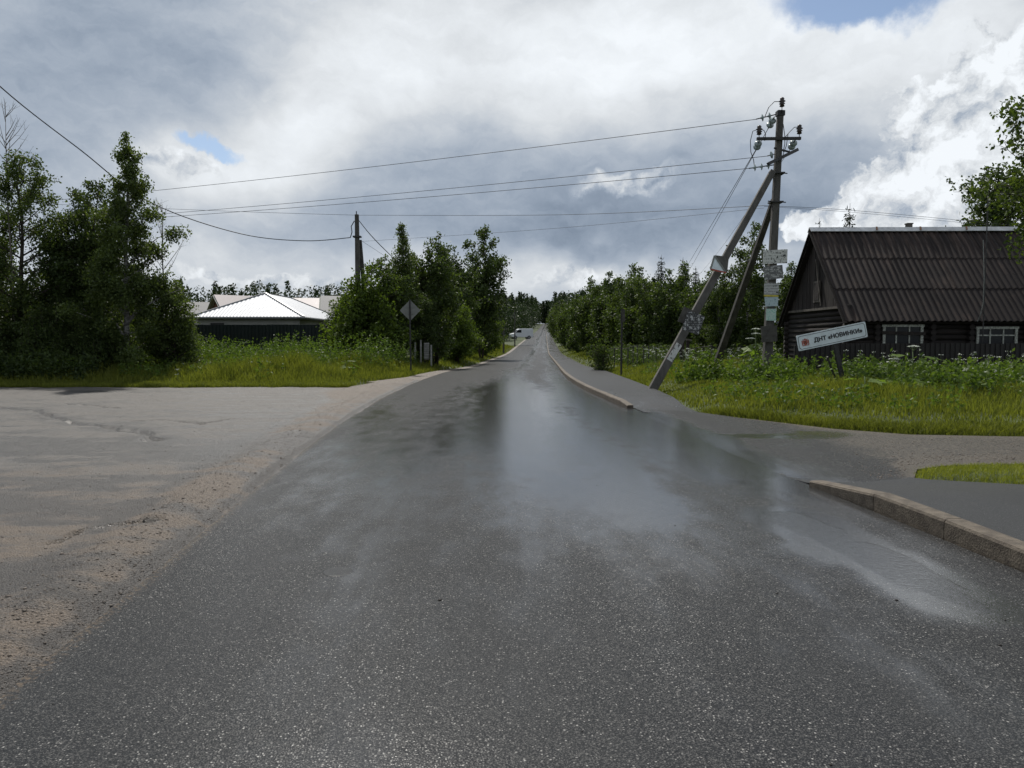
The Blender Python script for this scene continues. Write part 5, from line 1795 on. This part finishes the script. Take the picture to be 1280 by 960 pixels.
for k in range(420):      # skyline behind the cottages and behind the belt
    y = r_.uniform(190, 360)
    x = r_.uniform(-210, 210)
    if abs(x - float(XL(y)) - 3) < 18:
        continue
    H = r_.uniform(.052, .072) * y
    spots.append((x, y, H, H * .26, r_.random() < .45, 300))
woods('skyline_woods', 'distant dark forest along the skyline', spots, 2)

# grass ----------------------------------------------------------------------------
def blades(name, label, x, y, h, wd, mat, lean=.35, zf=None, seed=3):
    r = np.random.default_rng(seed)
    n = len(x)
    z = (zf or GZ)(x, y) - .02
    a = r.uniform(0, 6.283, n)
    la = r.uniform(0, 6.283, n)
    ll = np.abs(r.normal(0, lean, n)) * h
    dx, dy = np.cos(a) * wd / 2, np.sin(a) * wd / 2
    lx_, ly_ = np.cos(la) * ll, np.sin(la) * ll
    P = lambda fx, fz, s: np.stack([x + lx_ * fx + dx * s, y + ly_ * fx + dy * s, z + h * fz], -1)
    V = np.stack([P(0, 0, -1), P(0, 0, 1), P(.3, .6, .75), P(.3, .6, -.75), P(1, 1, .08), P(1, 1, -.08)], 1).reshape(-1, 3)
    b = (np.arange(n) * 6)[:, None]
    F = np.concatenate([b + np.array([[0, 1, 2, 3]]), b + np.array([[3, 2, 4, 5]])], 0)
    return tag(link(name, mesh_np(name, V, F, mat)), label, 'grass', kind='stuff')

def scatter(n, x0, x1, y0, y1, cond, r):
    x = r.uniform(x0, x1, n); y = r.uniform(y0, y1, n)
    k = cond(x, y)
    return x[k], y[k]
r_ = np.random.default_rng(5)
# left verge
x, y = scatter(170000, -31, -2.5, 24.0, 41, lambda x, y: (verge(x, y) > .02 + .6 * (fbm(x * 1.7, y * 1.7, 71) + .12)) & (x > -.78 * y), r_)
v = verge(x, y)
hgt = (.14 + .48 * sm(v, .2, 3.2)) * (1 + 1.3 * fbm(x * .6, y * .6, 72)) * r_.uniform(.55, 1.3, len(x))
blades('verge_grass', 'lush tall grass between the yard and the green fence', x, y, np.maximum(hgt, .06), .022 + .006 * r_.random(len(x)), M['grass'])
# far left verge
x, y = scatter(42000, -9, 4, 41, 150, lambda x, y: (verge(x, y) > .02) & (x > XL(y) - 7), r_)
blades('far_verge_grass', 'grass along the road beyond the bend', x, y, (.12 + .3 * sm(verge(x, y), .1, 2.5)) * r_.uniform(.6, 1.3, len(x)), .05 + 0 * x, M['grass'], seed=4)
# right verge
x, y = scatter(210000, 3.8, 24, 11.3, 40, lambda x, y: (verge(x, y) > .02 + .7 * (fbm(x * 1.7, y * 1.7, 73) + .12)) & (x < .74 * y + 1), r_)
v = verge(x, y)
hgt = (.10 + .20 * sm(v, .5, 4.0)) * (1 + 1.9 * fbm(x * .5, y * .5, 74)) * r_.uniform(.5, 1.3, len(x))
blades('verge_grass', 'lush grass of the verge before the cottage', x, y, np.maximum(hgt, .05), .016 + .0004 * y, M['grass'], seed=6)
xe = r_.uniform(4.2, 16, 42000)
ye = Fd(xe) + r_.uniform(-.12, .9, 42000) + .25 * fbm(xe * 2, xe * 0, 76)
kk = verge(xe, ye) > -.08
xe, ye = xe[kk], ye[kk]
blades('edge_grass', 'short ragged grass creeping over the driveway edge', xe, ye, r_.uniform(.05, .17, len(xe)), .012 + 0 * xe, M['grass'], .6, seed=26)
xe = r_.uniform(-18, -5.5, 30000)
ye = lot_edge(xe) + r_.uniform(-.1, .9, 30000) + .3 * fbm(xe * 2, xe * 0, 77)
blades('edge_grass', 'short ragged grass creeping over the yard edge', xe, ye, r_.uniform(.06, .2, len(xe)), .018 + 0 * xe, M['grass'], .6, zf=lambda x, y: np.maximum(GZ(x, y), 0), seed=27)
# along the pavement
x, y = scatter(36000, 4, 20, 38, 150, lambda x, y: (verge(x, y) > .02) & (x < XS(y) + 6), r_)
blades('far_verge_grass', 'short bright grass between far pavement and tree belt', x, y, (.10 + .22 * sm(verge(x, y), .2, 3)) * r_.uniform(.6, 1.3, len(x)), .05 + 0 * x, M['grass'], seed=7)
# patch between pavement and driveway
x, y = scatter(60000, 4.5, 9.5, 5.5, 10, lambda x, y: verge(x, y) > .03 + .6 * (fbm(x * 3, y * 3, 75) + .2), r_)
blades('lawn_patch', 'short yellowish grass patch between pavement and driveway', x, y, r_.uniform(.03, .09, len(x)), .007 + 0 * x, M['grass_dry'], .7, seed=8)

# broad leaved weeds ------------------------------------------------------------------
def weeds(name, label, x, y, h, lsize, per, mat, seed):
    r = np.random.default_rng(seed)
    n = len(x)
    z = GZ(x, y)
    t = r.uniform(.15, 1, (n, per))
    a = r.uniform(0, 6.283, (n, per))
    rr = r.uniform(.02, .16, (n, per)) * (1.2 - t)
    P = np.stack([x[:, None] + np.cos(a) * rr, y[:, None] + np.sin(a) * rr, z[:, None] + h[:, None] * t], -1).reshape(-1, 3)
    V, F = leaf_cards(P, lsize, r, .35, .5)
    return tag(link(name, mesh_np(name, V, F, mat)), label, 'weeds', kind='stuff')
x, y = scatter(9000, -28, -4, 26, 39.5, lambda x, y: (verge(x, y) > 1.0) & (fbm(x * .45, y * .45, 81) > -.02), r_)
weeds('tall_weeds', 'tall leafy weeds in the grass before the green fence', x, y, r_.uniform(.5, 1.35, len(x)) * (.6 + .6 * sm(y, 27, 33)) * (1 + .9 * fbm(x * .5, y * .5, 83)), .11, 14, M['weed'], 9)
x, y = scatter(5000, 5, 22, 14, 36, lambda x, y: (verge(x, y) > .9) & (fbm(x * .5, y * .5, 82) > .03) & (x < .74 * y + 1), r_)
weeds('leafy_weeds', 'leafy weeds mixed into the verge before the cottage', x, y, r_.uniform(.2, .55, len(x)), .09, 13, M['weed'], 10)
cx = np.array([(9.9, 19.6, 1.0), (11.2, 20.6, 1.1), (12.6, 21.5, 1.3), (14.2, 21.5, 1.0), (8.2, 22.5, .8), (10.6, 17.6, .8), (13.2, 18.6, .9), (15.6, 22.6, 1.0), (7.2, 21.0, .6), (6.4, 24.5, .6), (9.3, 25.8, .9), (16.3, 20.8, .9), (11.6, 24.5, 1.2)])
k_ = r_.integers(0, len(cx), 1500)
x = cx[k_, 0] + r_.normal(0, .75, 1500) * cx[k_, 2]; y = cx[k_, 1] + r_.normal(0, .75, 1500) * cx[k_, 2]
weeds('weed_thicket', 'rank leafy weeds round the village sign', x, y, r_.uniform(.35, 1.1, 1500) * r_.uniform(.6, 1.0, 1500), .13, 15, M['weed'], 21)
x, y = scatter(1500, -27, -15, 25.6, 28.2, lambda x, y: (verge(x, y) > .5) & (x > -.75 * y), r_)
weeds('shade_undergrowth', 'dark undergrowth beneath the yard trees', x, y, r_.uniform(.4, 1.1, len(x)), .13, 22, LD, 12)
x, y = scatter(2600, 4.5, 16, 38, 60, lambda x, y: (verge(x, y) > 1.6), r_)
weeds('belt_undergrowth', 'undergrowth at the foot of the tree belt', x, y, r_.uniform(.5, 1.3, len(x)), .16, 16, LM, 13)

# white umbels -----------------------------------------------------------------------
def umbels(name, label, x, y, h, rad, seed):
    r = np.random.default_rng(seed)
    n = len(x)
    per = 9
    z = GZ(x, y) + h
    a = r.uniform(0, 6.283, (n, per)); rr = rad * np.sqrt(r.random((n, per)))
    P = np.stack([x[:, None] + np.cos(a) * rr, y[:, None] + np.sin(a) * rr, z[:, None] - (rr / rad) ** 2 * .03], -1).reshape(-1, 3)
    V, F = leaf_cards(P, .035, r, 0, .9, .3)
    me = mesh_np(name, V, F, M['umbel'])
    o = tag(link(name, me), label, 'flowers', kind='stuff')
    sx = np.repeat(x, 2); sy = np.repeat(y, 2)
    V2 = np.stack([np.stack([x - .006, y, z - h], -1), np.stack([x + .006, y, z - h], -1), np.stack([x + .006, y, z], -1), np.stack([x - .006, y, z], -1)], 1).reshape(-1, 3)
    tag(link('flower_stems', mesh_np('flower_stems', V2, np.arange(n * 4).reshape(n, 4), M['stemgreen']), o), kind='stuff')
x, y = scatter(260, 5, 12, 27, 37, lambda x, y: (verge(x, y) > 1.2) & (fbm(x * .6, y * .6, 91) > .0), r_)
umbels('cow_parsley', 'cow parsley flowers round the foot of the struts', x, y, r_.uniform(.6, 1.05, len(x)), .07, 14)
x, y = scatter(130, 10, 20, 23.5, 26.6, lambda x, y: (verge(x, y) > 1.2) & (fbm(x * .6, y * .6, 92) > .02) & (x < .72 * y), r_)
umbels('cow_parsley', 'white cow parsley before the dark sheet fence', x, y, r_.uniform(.55, 1.0, len(x)), .08, 15)
x, y = scatter(60, -13, -5, 25.5, 30, lambda x, y: (verge(x, y) > .6) & (fbm(x * .5, y * .5, 93) > .08), r_)
umbels('cow_parsley', 'sparse white umbels in the grass beside the yard', x, y, r_.uniform(.35, .6, len(x)), .08, 16)

# hogweed: big single plants -----------------------------------------------------------
def lobed_leaf(L):
    """one large ragged leaf in the local XZ bend"""
    out = []
    for k in range(13):
        t = k / 12 * math.pi * 1.7 - math.pi * .85
        rad_ = L * (.42 + .18 * math.cos(t * 5)) * (1 - .25 * abs(t) / 2.7)
        out.append((L * .5 + rad_ * math.cos(t), rad_ * math.sin(t)))
    return [(0, 0)] + out
def hogweed(label, x, y, H, nleaf, L, seed, heads=1, group='giant hogweed plants'):
    r = np.random.default_rng(seed)
    z0 = gz(x, y)
    root = thing('hogweed', label, 'plant', (x, y, z0), 0, group)
    MB().tube([(0, 0, -.05), (.02, .01, H * .5), (0, .03, H)], [.026, .02, .012], 7).build('stem', M['stemgreen'], root, True)
    for k in range(nleaf):
        a = k * 2.4 + r.uniform(-.4, .4)
        hb = r.uniform(.25, .75) * H
        Ls = L * r.uniform(.7, 1.15)
        st_ = r.uniform(.15, .3)
        tip = Vector((math.cos(a) * st_, math.sin(a) * st_, hb + .1))
        poly = lobed_leaf(Ls)
        rot = Euler((r.uniform(-.3, .3), r.uniform(-.15, .45), a)).to_matrix()
        V = [rot @ Vector((u, v_, -.12 * (v_ / Ls) ** 2 * Ls - .3 * (u / Ls) ** 2 * Ls * .4)) + tip for u, v_ in poly]
        mb = MB().add(V, [(0, i, i + 1) for i in range(1, len(V) - 1)])
        mb.tube([(0, 0, hb * .8), tip], .009, 5, cap=False)
        mb.build('leaf', M['hog'], root)
    for k in range(heads):
        c_ = Vector((r.normal(0, .12) if k else 0, r.normal(0, .1) if k else 0, H * (1 - .1 * k)))
        mb = MB()
        n = 60
        for i in range(n):
            a, rr = r.uniform(0, 6.283), .17 * math.sqrt(r.random())
            pp = c_ + Vector((math.cos(a) * rr, math.sin(a) * rr, .05 - rr * rr * 1.3))
            mb.box(pp, (.03, .03, .012), Euler((r.uniform(-.4, .4), r.uniform(-.4, .4), a)).to_matrix())
        hd = mb.build('flower_head', M['umbel'], root)
        sp = MB()
        for i in range(8):
            a = 6.283 * i / 8
            sp.tube([c_ + Vector((0, 0, -.12)), c_ + Vector((math.cos(a) * .13, math.sin(a) * .13, .01))], .004, 4, cap=False)
        sp.build('rays', M['stemgreen'], hd)
def hog_at(label, px, py_top, d, nleaf, L, seed, heads=1):
    x = stand(px, d)
    hogweed(label, x, d, max(.5, at(px, py_top, d).z - gz(x, d)), nleaf, L, seed, heads)
hog_at('big hogweed with broad white head behind the braced pole', 944, 412, 27.5, 9, .55, 1, 3)
hog_at('tall single stalked hogweed before the cottage window', 1141, 434, 22, 6, .5, 2, 1)
hog_at('leafy hogweed with small white heads next to the tall stalked one', 1118, 446, 22.5, 8, .5, 3, 3)
hog_at('spreading pale leaved hogweed below the tall stalked one', 1132, 476, 18.5, 8, .5, 4, 0)
hog_at('low hogweed with pale leaves near the village sign post', 1082, 478, 17.5, 8, .42, 5, 0)
hog_at('white headed hogweed clump at the dark sheet fence', 1212, 462, 22, 8, .45, 6, 3)
hog_at('hogweed with bright floppy leaves in the grass by the green bushes', 431, 450, 31, 7, .55, 7, 0)
hog_at('hogweed with several white heads near the cottage corner', 1243, 466, 20, 7, .4, 8, 3)
